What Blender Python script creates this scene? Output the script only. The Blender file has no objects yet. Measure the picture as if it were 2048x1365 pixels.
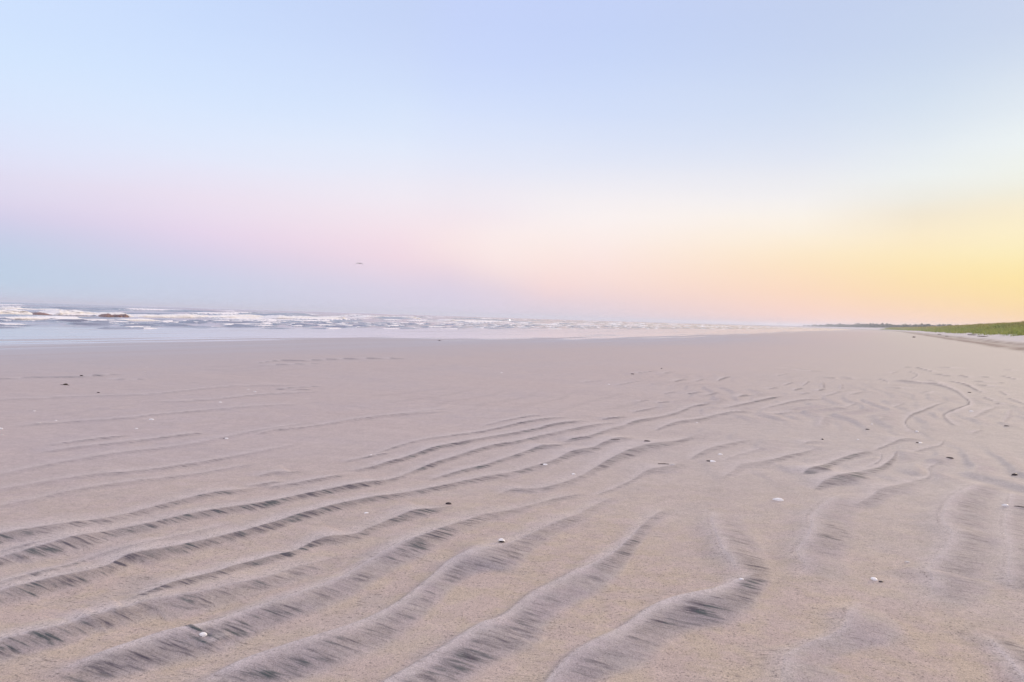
import bpy, math, random
import numpy as np
from mathutils import Matrix, Vector, noise as mnoise

random.seed(7)
rng = np.random.RandomState(11)
scene = bpy.context.scene
COL = scene.collection

# ------------------------------------------------------------------ camera
H = 1.4                                   # eye height above the flat sand
FPX, CX, CY = 1480.0, 1024.0, 682.5       # focal length and centre, in pixels of the 2048-wide photograph
PITCH, ROLL = math.atan(46.5 / FPX), math.radians(1.79)
_F = np.array([0, math.cos(PITCH), -math.sin(PITCH)])
_R0 = np.array([1.0, 0, 0])
_U0 = np.array([0, math.sin(PITCH), math.cos(PITCH)])
CR = _R0 * math.cos(ROLL) + _U0 * math.sin(ROLL)
CU = _U0 * math.cos(ROLL) - _R0 * math.sin(ROLL)
cam_d = bpy.data.cameras.new("camera")
cam = bpy.data.objects.new("camera", cam_d)
COL.objects.link(cam)
cam_d.sensor_width = 36.0
cam_d.lens = 36.0 * FPX / 2048.0
cam_d.clip_start, cam_d.clip_end = 0.02, 20000
m = Matrix.Identity(4)
for i in range(3):
    m[i][0], m[i][1], m[i][2] = CR[i], CU[i], -_F[i]
m[2][3] = H
cam.matrix_world = m
scene.camera = cam

scene.view_settings.view_transform = 'Standard'
scene.view_settings.look = 'None'
scene.view_settings.exposure = 0.0
scene.view_settings.gamma = 1.0
scene.view_settings.use_curve_mapping = False
scene.cycles.max_bounces = 6
scene.cycles.diffuse_bounces = 2
scene.cycles.volume_bounces = 1
scene.cycles.use_denoising = True
scene.cycles.denoiser = 'OPENIMAGEDENOISE'
scene.cycles.denoising_input_passes = 'RGB_ALBEDO_NORMAL'
scene.cycles.denoising_prefilter = 'ACCURATE'


def ray(x, y):
    """direction from the eye through a photograph pixel"""
    v = _F * FPX + CR * (x - CX) + CU * (CY - y)
    return v / np.linalg.norm(v)


def flat(x, y):
    """where that ray meets the flat sand (z = 0)"""
    v = ray(x, y)
    t = H / max(1e-5, -v[2])
    return np.array([v[0] * t, v[1] * t])


# ------------------------------------------------------------------ sky
def lin(c):
    c = c / 255.0
    return c / 12.92 if c <= 0.04045 else ((c + 0.055) / 1.055) ** 2.4


# colours of the evening sky down a number of bearings (photograph x -> [(y, r, g, b)])
SKY = {
    0: [(0, 206, 225, 255), (100, 211, 230, 255), (200, 217, 232, 255), (300, 225, 229, 250), (370, 226, 220, 240), (420, 218, 210, 235),
        (460, 205, 207, 233), (500, 194, 208, 231), (560, 190, 210, 231), (600, 198, 210, 230)],
    400: [(0, 199, 218, 252), (100, 207, 225, 255), (200, 215, 231, 255), (300, 227, 235, 253), (400, 237, 225, 240), (470, 231, 214, 236),
          (520, 214, 209, 233), (560, 203, 210, 232), (612, 201, 208, 229)],
    800: [(0, 195, 211, 246), (100, 203, 218, 250), (200, 212, 227, 252), (300, 226, 235, 252), (400, 243, 235, 243), (470, 246, 225, 233),
          (520, 241, 217, 228), (580, 219, 210, 229), (628, 213, 207, 227)],
    900: [(0, 195, 210, 249), (100, 200, 215, 251), (200, 210, 224, 253), (300, 224, 232, 251), (400, 241, 234, 242), (445, 246, 230, 236), (475, 250, 232, 233), (505, 249, 228, 229),
          (530, 241, 218, 225), (555, 229, 212, 226), (590, 219, 209, 228), (631, 216, 208, 227)],
    1000: [(0, 195, 210, 249), (100, 199, 214, 251), (200, 209, 223, 252), (300, 223, 231, 250), (400, 242, 236, 243), (445, 247, 234, 238), (470, 252, 238, 236), (520, 252, 232, 229),
           (550, 245, 223, 224), (575, 232, 214, 224), (600, 224, 210, 225), (634, 220, 209, 226)],
    1100: [(0, 194, 209, 248), (100, 198, 213, 249), (200, 208, 222, 251), (300, 222, 230, 249), (400, 244, 239, 243), (445, 250, 240, 240), (480, 253, 238, 233), (530, 252, 229, 223),
           (570, 249, 220, 217), (592, 240, 214, 217), (612, 228, 209, 219), (637, 222, 208, 221)],
    1200: [(0, 194, 209, 247), (100, 197, 213, 248), (200, 207, 221, 250), (300, 221, 229, 248), (400, 245, 240, 243), (435, 251, 243, 242), (470, 253, 240, 236),
           (520, 253, 231, 225), (560, 251, 224, 217), (590, 243, 216, 215), (615, 232, 211, 217), (640, 228, 210, 219)],
    1600: [(0, 194, 208, 239), (100, 198, 212, 241), (200, 208, 221, 243), (300, 222, 229, 244), (400, 244, 241, 240), (425, 250, 245, 240), (470, 254, 240, 218),
           (520, 254, 231, 196), (580, 254, 219, 190), (652, 252, 210, 200)],
    1830: [(0, 196, 210, 238), (100, 201, 215, 239), (200, 212, 225, 241), (300, 229, 236, 243), (370, 241, 244, 240), (395, 238, 234, 224), (430, 240, 230, 210), (455, 250, 235, 207),
           (490, 254, 236, 196), (530, 254, 231, 180), (580, 254, 223, 172), (625, 253, 215, 182), (658, 253, 210, 190)],
    2048: [(0, 200, 212, 237), (100, 208, 220, 239), (200, 224, 233, 242), (300, 240, 246, 245), (375, 240, 239, 224), (405, 246, 235, 210), (450, 253, 240, 205), (500, 254, 239, 190),
           (550, 255, 231, 164), (600, 254, 223, 160), (630, 254, 216, 162), (664, 253, 206, 165)],
}


def az_el(x, y):
    v = ray(x, y)
    return math.degrees(math.atan2(v[0], v[1])), math.degrees(math.asin(v[2]))


ELMAX = 90.0
WARP = lambda e: math.sqrt(max(0.0, e) / ELMAX)          # ramp position for an elevation: finer near the horizon
ZEN = (1.12, 0.98, 1.06)
columns = []
for x, rows in SKY.items():
    pts = sorted((az_el(x, y)[1], [lin(c) for c in rgb]) for y, *rgb in rows)
    columns.append((az_el(x, 500)[0], pts))
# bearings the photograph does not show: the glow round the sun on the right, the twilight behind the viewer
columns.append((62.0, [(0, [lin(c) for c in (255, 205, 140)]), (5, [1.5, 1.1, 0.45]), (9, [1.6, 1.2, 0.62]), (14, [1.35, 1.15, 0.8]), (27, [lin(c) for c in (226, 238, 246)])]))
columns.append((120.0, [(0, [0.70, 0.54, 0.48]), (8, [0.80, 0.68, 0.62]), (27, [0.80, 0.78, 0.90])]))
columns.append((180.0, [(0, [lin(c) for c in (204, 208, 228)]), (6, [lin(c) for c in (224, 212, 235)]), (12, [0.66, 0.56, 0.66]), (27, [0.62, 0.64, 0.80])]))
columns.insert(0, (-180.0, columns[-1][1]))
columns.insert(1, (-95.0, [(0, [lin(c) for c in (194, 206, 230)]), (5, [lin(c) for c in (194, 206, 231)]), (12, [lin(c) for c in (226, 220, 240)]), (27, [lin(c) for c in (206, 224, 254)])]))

world = bpy.data.worlds.new("World")
scene.world = world
world.use_nodes = True
wt = world.node_tree
wt.nodes.clear()


def N(t, typ, **kw):
    n = t.nodes.new(typ)
    for k, v in kw.items():
        setattr(n, k, v)
    return n


def math_node(t, op, a, b=None, c=None, clamp=False):
    n = N(t, 'ShaderNodeMath', operation=op)
    n.use_clamp = clamp
    for i, q in enumerate((a, b, c)):
        if q is None:
            continue
        if hasattr(q, 'type'):
            t.links.new(q, n.inputs[i])
        else:
            n.inputs[i].default_value = q
    return n.outputs[0]


def map_range(t, val, a, b, c=0.0, d=1.0, smooth=True):
    n = N(t, 'ShaderNodeMapRange')
    n.interpolation_type = 'SMOOTHSTEP' if smooth else 'LINEAR'
    n.clamp = True
    t.links.new(val, n.inputs[0])
    for i, q in enumerate((a, b, c, d)):
        n.inputs[i + 1].default_value = q
    return n.outputs[0]


def mix_col(t, fac, a, b, mode='MIX'):
    n = N(t, 'ShaderNodeMix', data_type='RGBA', blend_type=mode)
    n.clamp_factor = True
    for q, s in ((fac, n.inputs[0]), (a, n.inputs[6]), (b, n.inputs[7])):
        if hasattr(q, 'type'):
            t.links.new(q, s)
        elif isinstance(q, (int, float)):
            s.default_value = q
        else:
            s.default_value = (*q, 1.0)
    return n.outputs[2]


tc = N(wt, 'ShaderNodeTexCoord')
sep = N(wt, 'ShaderNodeSeparateXYZ')
wt.links.new(tc.outputs['Generated'], sep.inputs[0])
az = math_node(wt, 'MULTIPLY', math_node(wt, 'ARCTAN2', sep.outputs[0], sep.outputs[1]), 180 / math.pi)
el = math_node(wt, 'MULTIPLY', math_node(wt, 'ARCSINE', sep.outputs[2]), 180 / math.pi)
# thin uneven veils: bend the bands a little
cm = N(wt, 'ShaderNodeMapping')
cm.inputs['Scale'].default_value = (1.6, 1.6, 9.0)
wt.links.new(tc.outputs['Generated'], cm.inputs[0])
cn = N(wt, 'ShaderNodeTexNoise')
cn.inputs['Scale'].default_value = 2.2
cn.inputs['Detail'].default_value = 3.0
wt.links.new(cm.outputs[0], cn.inputs['Vector'])
wob = math_node(wt, 'MULTIPLY', math_node(wt, 'SUBTRACT', cn.outputs['Fac'], 0.5), 1.3)
el2 = math_node(wt, 'MAXIMUM', math_node(wt, 'ADD', el, math_node(wt, 'MULTIPLY', wob, map_range(wt, el, 0.5, 8.0))), 0.0)
pos = math_node(wt, 'SQRT', math_node(wt, 'DIVIDE', el2, ELMAX))


def ramp_for(pts):
    pts = sorted(pts)
    if pts[-1][0] < 60:
        pts = pts + [(46.0, [0.55 * pts[-1][1][k] + 0.45 * ZEN[k] for k in range(3)]), (66.0, list(ZEN)), (90.0, list(ZEN))]
    es = np.array([p[0] for p in pts])
    cs = np.array([p[1] for p in pts])
    g = np.linspace(0, 1, 400)
    e = g * g * ELMAX
    fine = np.stack([np.interp(e, es, cs[:, k]) for k in range(3)], 1)
    ker = np.exp(-(np.arange(-12, 13) / 5.0) ** 2)
    ker /= ker.sum()
    sm = np.stack([np.convolve(np.pad(fine[:, k], 12, mode='edge'), ker, mode='valid') for k in range(3)], 1)
    n = N(wt, 'ShaderNodeValToRGB')
    cr = n.color_ramp
    cr.interpolation = 'LINEAR'
    keys = np.concatenate([np.linspace(0, 0.56, 24), np.linspace(0.62, 1.0, 6)])
    while len(cr.elements) < len(keys):
        cr.elements.new(0.5)
    for e_, k in zip(cr.elements, keys):
        e_.position = float(k)
    for e_, k in zip(cr.elements, keys):
        e_.color = (*[float(np.interp(k, g, sm[:, j])) for j in range(3)], 1.0)
    wt.links.new(pos, n.inputs[0])
    return n.outputs[0]


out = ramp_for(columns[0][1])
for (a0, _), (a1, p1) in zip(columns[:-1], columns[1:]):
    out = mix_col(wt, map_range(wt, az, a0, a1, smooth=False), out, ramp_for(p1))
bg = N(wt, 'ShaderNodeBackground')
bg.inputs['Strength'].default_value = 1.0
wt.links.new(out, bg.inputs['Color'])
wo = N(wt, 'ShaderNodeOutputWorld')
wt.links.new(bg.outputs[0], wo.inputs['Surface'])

# ------------------------------------------------------------------ sun (low on the right, behind thin cloud)
sun_d = bpy.data.lights.new("sun", 'SUN')
sun_d.energy = 2.5
sun_d.angle = math.radians(12)
sun_d.color = (1.0, 0.78, 0.52)
sun = bpy.data.objects.new("sun", sun_d)
COL.objects.link(sun)
SUN_AZ, SUN_EL = math.radians(43), math.radians(7)
sv = Vector((math.sin(SUN_AZ) * math.cos(SUN_EL), math.cos(SUN_AZ) * math.cos(SUN_EL), math.sin(SUN_EL)))
sun.rotation_euler = sv.to_track_quat('Z', 'Y').to_euler()
sun.location = (60, 30, 15)


# ------------------------------------------------------------------ helpers
def tag(o, label=None, cat=None, group=None, kind=None):
    for k, v in (('label', label), ('category', cat), ('group', group), ('kind', kind)):
        if v:
            o[k] = v
    return o


def mesh_obj(name, verts, faces, mat, smooth=True, parent=None):
    """verts (n,3) array; faces (m,3|4) array or list of lists"""
    me = bpy.data.meshes.new(name)
    if isinstance(faces, np.ndarray):
        k = faces.shape[1]
        me.vertices.add(len(verts))
        me.vertices.foreach_set('co', np.ascontiguousarray(verts, dtype=np.float32).ravel())
        me.loops.add(faces.size)
        me.loops.foreach_set('vertex_index', np.ascontiguousarray(faces, dtype=np.int32).ravel())
        me.polygons.add(len(faces))
        me.polygons.foreach_set('loop_start', np.arange(0, faces.size, k, dtype=np.int32))
        me.update(calc_edges=True)
        me.validate()
    else:
        me.from_pydata([tuple(v) for v in verts], [], faces)
        me.update()
    me.polygons.foreach_set('use_smooth', np.full(len(me.polygons), smooth))
    if mat:
        me.materials.append(mat)
    o = bpy.data.objects.new(name, me)
    COL.objects.link(o)
    if parent:
        o.parent = parent
    return o


def add_attr(o, name, data, typ='FLOAT'):
    a = o.data.attributes.new(name, typ, 'POINT')
    a.data.foreach_set('value' if typ == 'FLOAT' else 'vector', np.ascontiguousarray(data, dtype=np.float32).ravel())


def grid_faces(nr, nc):
    i = np.arange(nr - 1)[:, None] * nc + np.arange(nc - 1)[None, :]
    i = i.ravel()
    return np.stack([i, i + 1, i + nc + 1, i + nc], 1)


def smooth01(a, b, x):
    t = np.clip((x - a) / (b - a), 0, 1)
    return t * t * (3 - 2 * t)


class Waves:
    """cheap smooth 2-D noise: a sum of random plane waves, about -1..1"""
    def __init__(self, wl, n=9, seed=0, ax=1.0, ay=1.0):
        r = np.random.RandomState(seed)
        a = r.rand(n) * 2 * np.pi
        k = 2 * np.pi / (wl * (0.6 + 0.9 * r.rand(n)))
        self.kx, self.ky, self.p = k * np.cos(a) / ax, k * np.sin(a) / ay, r.rand(n) * 6.28

    def __call__(self, x, y):
        s = 0
        for kx, ky, p in zip(self.kx, self.ky, self.p):
            s = s + np.sin(kx * x + ky * y + p)
        return s / (0.7 * len(self.p)) ** 1.0 * 1.4


def mat_new(name):
    mt = bpy.data.materials.new(name)
    mt.use_nodes = True
    t = mt.node_tree
    t.nodes.clear()
    b = N(t, 'ShaderNodeBsdfPrincipled')
    o = N(t, 'ShaderNodeOutputMaterial')
    t.links.new(b.outputs[0], o.inputs['Surface'])
    return mt, t, b


def noise_tex(t, vec, scale, detail=2.0, rough=0.5, dist=0.0):
    n = N(t, 'ShaderNodeTexNoise')
    n.inputs['Scale'].default_value = scale
    n.inputs['Detail'].default_value = detail
    n.inputs['Roughness'].default_value = rough
    n.inputs['Distortion'].default_value = dist
    if vec is not None:
        t.links.new(vec, n.inputs['Vector'])
    return n.outputs['Fac']


def attr(t, name, vec=False):
    n = N(t, 'ShaderNodeAttribute', attribute_name=name)
    return n.outputs['Vector' if vec else 'Fac']


# ------------------------------------------------------------------ lie of the coast
# s runs along the shore (away from the viewer), n runs out to sea
SD = np.array([0.45, 0.893]); SD /= np.linalg.norm(SD)
SN = np.array([-SD[1], SD[0]])


def curve(s):
    return 5.9e-5 * np.clip(s - 450, 0, None) ** 2


def to_sn(x, y):
    s = x * SD[0] + y * SD[1]
    return s, x * SN[0] + y * SN[1] - curve(s)


def from_sn(s, n):
    n = n + curve(s)
    return s * SD[0] + n * SN[0], s * SD[1] + n * SN[1]


_wl = sorted((to_sn(*flat(x, y))[0], to_sn(*flat(x, y))[1]) for x, y in
             ((-120, 692), (0, 689), (250, 684), (500, 682), (760, 679), (1000, 678), (1170, 678), (1300, 675.5), (1400, 672.5), (1500, 668), (1560, 665.5), (1620, 663)))
_wls, _wln = np.array([p[0] for p in _wl]), np.array([p[1] for p in _wl])


def waterline(s):
    return np.interp(s, _wls, _wln)


W_dune = Waves(26, 9, 3)
W_dune2 = Waves(9, 9, 4)
W_edge = Waves(11, 7, 5)


def base_height(x, y):
    s, n = to_sn(x, y)
    z = -0.05 * smooth01(22, 44, n) - 0.9 * smooth01(43.5, 75, n) - 2.5 * smooth01(75, 200, n)
    m_ = -n + 0.5 * W_edge(s, s * 0)                              # metres inland
    z = z + 0.10 * smooth01(10.0, 11.0, m_) + 0.06 * smooth01(12.6, 13.3, m_ + 0.4 * W_edge(s * 1.7, s * 0 + 5))
    z = z + 1.2 * smooth01(11, 21, m_) * (1 + 0.06 * W_dune2(x, y)) + 2.5 * smooth01(19.5, 33, m_ + 1.2 * W_dune(s, n))
    z = z + smooth01(24, 40, m_) * (0.45 * W_dune(x, y) + 0.12 * W_dune2(x, y))
    return z


def hit(x, y):
    """where the ray through a photograph pixel meets the ground without its ripples"""
    v = ray(x, y)
    lo, t = 0.0, 0.6
    while t < 4000:
        p = np.array([0, 0, H]) + v * t
        if p[2] < base_height(p[0], p[1]):
            hi = t
            for _ in range(40):
                mid = 0.5 * (lo + hi)
                p = np.array([0, 0, H]) + v * mid
                if p[2] < base_height(p[0], p[1]):
                    hi = mid
                else:
                    lo = mid
            return np.array([0, 0, H]) + v * hi, hi
        lo = t
        t *= 1.01
    return None, None


# ------------------------------------------------------------------ the ripples, crest by crest
# (x, y, height of the slope under the crest, how much black sand lies on it); an 'h' row counts the slope sideways
RIPPLES = [
    [(-60, 1092, 24, .8), (0, 1076, 24, .8), (60, 1066, 22, .7), (150, 1052, 20, .5), (240, 1036, 16, .4), (330, 1012, 14, .5), (420, 990, 12, .6), (480, 981, 10, .5), (540, 972, 8, .2)],
    [(520, 978, 8, .1), (600, 966, 8, .4), (660, 955, 8, .5), (695, 948, 6, .1)],
    [(-60, 1140, 26, .4), (0, 1118, 26, .4), (50, 1106, 26, .6), (110, 1090, 28, .8), (160, 1078, 26, .7), (215, 1068, 20, .5), (300, 1051, 16, .6), (400, 1030, 14, .7), (490, 1016, 14, .8), (560, 1003, 13, .7), (600, 994, 13, .8), (660, 981, 12, .9), (730, 968, 11, .9), (774, 961, 10, .5), (812, 948, 9, .4), (862, 929, 10, .8), (912, 914, 9, .6), (962, 899, 9, .7), (1000, 890, 8, .6), (1024, 886, 8, .5), (1074, 874, 8, .5), (1124, 864, 8, .4), (1184, 852, 6, .4), (1235, 845, 5, 0)],
    [(690, 944, 6, .1), (737, 936, 8, .4), (774, 926, 9, .8), (800, 919, 9, .9), (837, 907, 9, .9), (874, 896, 8, .8), (912, 889, 8, .6), (962, 878, 7, .5), (1024, 867, 7, .5), (1074, 858, 6, .5), (1099, 852, 6, .7), (1142, 845, 5, .5), (1180, 842, 4, 0)],
    [(745, 910, 5, .15), (787, 895, 6, .3), (837, 882, 5, .25), (887, 874, 5, .25), (937, 867, 5, .4), (974, 861, 5, .5), (1024, 850, 5, .5), (1056, 844, 5, .6), (1094, 838, 5, .4), (1140, 833, 4, 0)],
    [(960, 852, 4, .1), (1024, 839, 4, .4), (1065, 832, 4, .3), (1090, 829, 3, 0)],
    [(850, 962, 6, .1), (917, 943, 8, .7), (962, 933, 9, .7), (987, 925, 9, .5), (1024, 914, 10, .5), (1049, 905, 10, .5), (1080, 895, 10, .7), (1105, 893, 8, .5), (1140, 885, 6, .1)],
    [(-60, 1205, 30, .6), (0, 1188, 32, .6), (25, 1181, 32, .9), (65, 1172, 30, .9), (100, 1163, 28, .9), (156, 1152, 26, .8), (212, 1136, 24, .7), (235, 1124, 26, 1), (268, 1113, 26, 1), (331, 1102, 22, .8), (380, 1092, 20, .8), (427, 1081, 18, .8), (467, 1071, 18, .9), (505, 1061, 18, .9), (542, 1050, 18, 1), (585, 1036, 17, .9), (627, 1024, 16, .9), (669, 1013, 14, .9), (726, 1001, 12, .9), (754, 996, 11, .8), (812, 987, 11, .6), (862, 977, 11, .6), (912, 966, 11, .5), (962, 956, 11, .5), (1024, 946, 11, .4), (1061, 936, 12, .4), (1106, 922, 14, .4), (1135, 908, 16, .6), (1160, 902, 14, .6), (1185, 897, 12, .5), (1210, 886, 12, .5), (1240, 879, 10, .5), (1270, 876, 8, .1)],
    [(-60, 1188, 12, .4), (0, 1172, 12, .5), (67, 1154, 12, .6), (127, 1138, 10, .4), (179, 1118, 10, .2), (246, 1101, 10, .2), (302, 1088, 10, .2), (380, 1070, 10, .15), (480, 1045, 8, .1)],
    [(-40, 1118, 8, .2), (0, 1107, 8, .25), (67, 1092, 8, .3), (110, 1083, 6, .1)],
    [(230, 1212, 8, .1), (295, 1189, 14, .6), (331, 1174, 18, .8), (384, 1160, 20, .9), (433, 1147, 18, .8), (462, 1136, 18, .9), (489, 1129, 16, .8), (534, 1117, 15, .8), (565, 1110, 14, .8), (590, 1102, 15, .6), (623, 1086, 16, .8), (655, 1077, 18, .8), (702, 1071, 18, .6), (740, 1056, 18, .4), (800, 1034, 20, .7), (830, 1025, 18, .8), (867, 1020, 12, .5), (905, 1010, 10, .1)],
    [(-60, 1310, 40, .8), (0, 1290, 40, .9), (20, 1284, 38, .9), (80, 1268, 40, .9), (112, 1261, 38, .9), (143, 1252, 38, .9), (163, 1243, 38, .9), (194, 1236, 36, .9), (223, 1226, 36, .9), (250, 1222, 34, .8), (290, 1208, 36, .6), (340, 1200, 40, .5), (400, 1188, 36, .5), (462, 1172, 34, .5), (525, 1157, 30, .4), (590, 1135, 28, .3), (640, 1122, 26, .2), (700, 1100, 24, .15)],
    [(60, 1365, 50, .5), (150, 1335, 55, .8), (239, 1306, 60, .9), (335, 1275, 62, .9), (400, 1261, 56, .8), (450, 1245, 52, .7), (500, 1226, 48, .7), (560, 1205, 46, .6), (613, 1187, 46, .5), (680, 1160, 46, .45), (714, 1140, 48, .45), (782, 1102, 46, .6), (820, 1085, 36, .85), (852, 1073, 30, .8), (890, 1058, 26, .6), (923, 1047, 24, .4), (965, 1033, 20, .3), (1019, 1024, 14, .2), (1070, 1010, 10, .15), (1130, 995, 10, .3), (1178, 985, 8, .1)],
    [(330, 1400, 60, .6), (420, 1362, 70, .7), (500, 1328, 72, .8), (593, 1297, 70, .7), (697, 1263, 66, .6), (768, 1229, 62, .45), (819, 1195, 62, .4), (864, 1158, 62, .35), (900, 1130, 60, .5), (937, 1114, 56, .7), (985, 1102, 42, .5), (1025, 1087, 34, .3), (1070, 1067, 30, .35), (1118, 1045, 26, .3), (1158, 1030, 20, .2), (1197, 1008, 18, .15), (1240, 990, 14, .1)],
    [(600, 1490, 90, .5), (700, 1420, 90, .7), (790, 1365, 95, .7), (845, 1333, 95, .6), (890, 1305, 92, .75), (962, 1262, 90, .65), (1002, 1245, 88, .5), (1058, 1198, 80, .3), (1119, 1163, 64, .25), (1182, 1134, 48, .5), (1227, 1107, 38, .8), (1260, 1077, 40, .6), (1280, 1055, 30, .3), (1310, 1030, 24, .2), (1345, 1012, 16, .1)],
    [(980, 1520, 110, .4), (1060, 1420, 110, .4), (1099, 1365, 110, .4), (1147, 1318, 105, .4), (1200, 1288, 100, .5), (1240, 1266, 95, .6), (1296, 1228, 90, .9), (1352, 1205, 78, .95), (1423, 1188, 60, .9), (1465, 1172, 50, 1), (1490, 1158, 40, 1), (1530, 1140, 20, .3)],
    ['h', (1484, 1164, 60, 1), (1464, 1130, 78, .75), (1445, 1108, 82, .45), (1436, 1085, 82, .35), (1427, 1062, 80, .25), (1422, 1038, 70, .15), (1430, 1015, 60, .1)],
    ['h', (1555, 1420, 130, .15), (1566, 1340, 130, .15), (1575, 1312, 130, .1), (1613, 1292, 130, .1), (1665, 1272, 120, .1), (1688, 1257, 120, .1), (1696, 1230, 120, .1), (1712, 1212, 100, .05), (1745, 1198, 60, 0)],
    ['h', (1585, 1165, 70, .1), (1606, 1135, 90, .1), (1592, 1106, 100, .15), (1612, 1084, 100, .5), (1623, 1058, 90, .4), (1622, 1036, 90, .15), (1650, 1010, 90, .15), (1690, 985, 70, .1)],
    ['h', (1835, 1216, 100, .15), (1864, 1183, 110, .2), (1860, 1155, 115, .25), (1850, 1145, 120, .25), (1875, 1121, 115, .4), (1903, 1079, 90, .3), (1884, 1050, 100, .25), (1892, 1017, 100, .3), (1909, 997, 90, .3), (1940, 980, 80, .25), (1965, 962, 60, .1)],
    ['h', (2030, 1185, 70, .3), (2014, 1165, 80, .25), (2016, 1101, 70, .25), (2008, 1053, 70, .2), (2016, 1017, 60, .2), (2024, 980, 50, .1)],
    ['h', (2075, 1410, 90, .7), (2030, 1345, 90, .7), (1990, 1300, 80, .6), (1962, 1272, 60, .3), (1930, 1255, 40, .1)],
    [(1436, 958, 14, .2), (1463, 945, 18, .1), (1479, 932, 20, .15), (1511, 926, 14, .15), (1547, 920, 10, .5), (1574, 912, 10, .5), (1602, 906, 8, .3), (1640, 895, 6, .05)],
    [(1440, 925, 8, .1), (1480, 909, 8, .1), (1526, 897, 6, .1)],
    [(1600, 952, 20, .7), (1615, 944, 24, .8), (1634, 938, 24, 1), (1650, 930, 16, .5), (1685, 916, 12, .5), (1724, 906, 9, .5), (1742, 903, 6, .2)],
    [(1625, 982, 10, .2), (1648, 965, 30, .7), (1690, 952, 28, .6), (1711, 947, 18, .4), (1748, 939, 14, .5), (1768, 930, 18, .7), (1786, 915, 18, .6), (1792, 903, 10, .3)],
    [(1730, 937, 6, .1), (1752, 927, 8, .4), (1762, 917, 8, .4), (1762, 907, 6, .1)],
    [(1745, 903, 5, .3), (1781, 888, 8, .4), (1801, 880, 10, .4), (1832, 877, 8, .2)],
    [(1820, 907, 6, .15), (1850, 898, 6, .3), (1878, 891, 8, .3), (1888, 880, 8, .2)],
    [(1700, 1018, 30, .1), (1716, 1008, 30, .25), (1740, 995, 34, .4), (1761, 980, 30, .35), (1798, 971, 18, .2), (1830, 963, 12, .2), (1858, 953, 10, .25), (1858, 935, 10, .2), (1882, 925, 8, .1)],
    [(1840, 866, 6, .2), (1822, 861, 8, .3), (1810, 848, 10, .5), (1818, 832, 8, .5), (1846, 821, 6, .5), (1884, 806, 4, .2)],
    [(1805, 760, 3, .3), (1831, 765, 4, .3), (1873, 769, 4, .4), (1908, 780, 5, .5), (1925, 791, 6, .5), (1941, 806, 8, .6), (1928, 816, 6, .7), (1906, 824, 6, .6), (1890, 832, 8, .4), (1900, 843, 8, .4), (1915, 854, 6, .3)],
    [(1905, 763, 3, .3), (1936, 771, 4, .7), (1955, 781, 4, .6), (1968, 786, 3, .3)],
    [(1120, 885, 6, .2), (1150, 878, 7, .6), (1175, 875, 7, .5), (1199, 867, 9, .5), (1224, 858, 10, .4), (1244, 853, 8, .3), (1269, 844, 7, .6), (1299, 838, 7, .5), (1324, 833, 6, .4), (1361, 823, 6, .5), (1380, 815, 5, .3), (1400, 811, 4, .6), (1420, 807, 3, .3)],
    [(1306, 862, 6, .2), (1336, 850, 8, .4), (1361, 843, 8, .4), (1394, 839, 7, .5), (1424, 832, 6, .3), (1459, 826, 5, .4), (1500, 823, 4, .2)],
    [(1440, 818, 4, .2), (1470, 812, 5, .4), (1500, 806, 5, .5), (1536, 798, 5, .7), (1558, 793, 4, .4)],
    [(1520, 820, 4, .1), (1550, 812, 5, .3), (1578, 805, 5, .4), (1610, 800, 4, .4), (1642, 798, 3, .1)],
    [(1536, 830, 5, .2), (1573, 826, 5, .2), (1600, 824, 4, .1)],
    [(985, 992, 8, .2), (1024, 980, 8, .4), (1061, 980, 10, .3), (1110, 972, 14, .3), (1161, 953, 18, .3), (1184, 940, 20, .4), (1214, 923, 24, .6), (1244, 908, 24, .6), (1274, 897, 20, .4), (1311, 889, 16, .5), (1349, 883, 10, .4), (1386, 873, 8, .15)],
    [(1180, 995, 8, .2), (1225, 978, 8, .2), (1264, 960, 10, .25), (1291, 943, 14, .3), (1330, 935, 22, .25), (1362, 926, 14, .1)],
    [(1375, 922, 10, .1), (1400, 906, 14, .3), (1424, 896, 14, .3), (1454, 889, 9, .3), (1500, 880, 6, .1)],
    [(0, 948, 8, .1), (60, 936, 8, .14), (150, 920, 8, .16), (250, 905, 8, .16), (375, 890, 7, .14), (500, 865, 6, .12), (620, 845, 6, .08)],
    [(70, 906, 6, .15), (160, 894, 6, .25), (275, 882, 6, .25), (382, 868, 5, .3), (420, 864, 4, .1)],
    [(80, 893, 4, .1), (185, 879, 5, .35), (230, 874, 5, .35), (264, 869, 4, .1)],
    [(-40, 985, 8, .1), (150, 955, 8, .16), (290, 942, 8, .25), (350, 933, 7, .35), (412, 923, 7, .25), (512, 905, 6, .15), (600, 888, 5, .08)],
    [(-40, 1020, 9, .1), (60, 1000, 9, .16), (155, 981, 9, .18), (250, 966, 8, .18), (375, 950, 7, .16), (512, 925, 6, .1)],
    [(500, 872, 5, .1), (550, 861, 5, .25), (610, 855, 4, .2), (700, 842, 4, .16), (800, 829, 4, .12), (900, 815, 4, .08)],
    [(-20, 760, 2, .3), (60, 756, 2, .3), (162, 754, 2, .5), (213, 751, 2, .6), (248, 750, 2, .3)],
    [(205, 759, 1.6, .3), (230, 758, 1.6, .4), (262, 760, 1.6, .2), (300, 757, 1.6, .4)],
    [(505, 728, 1.6, .2), (560, 722, 1.6, .5), (600, 722, 1.6, .4), (680, 719, 1.6, .5), (810, 717, 1.6, .4)],
    [(510, 731, 1.5, .2), (560, 730, 1.5, .4), (640, 727, 1.5, .2)],
    [(545, 779, 2, .35), (590, 776, 2, .35), (650, 772, 2, .2)],
    [(575, 781, 2, .35), (630, 779, 2, .4)],
    [(0, 800, 3, .1), (150, 793, 3, .12), (300, 789, 3, .12), (450, 774, 3, .12), (600, 770, 3, .1)],
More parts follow.
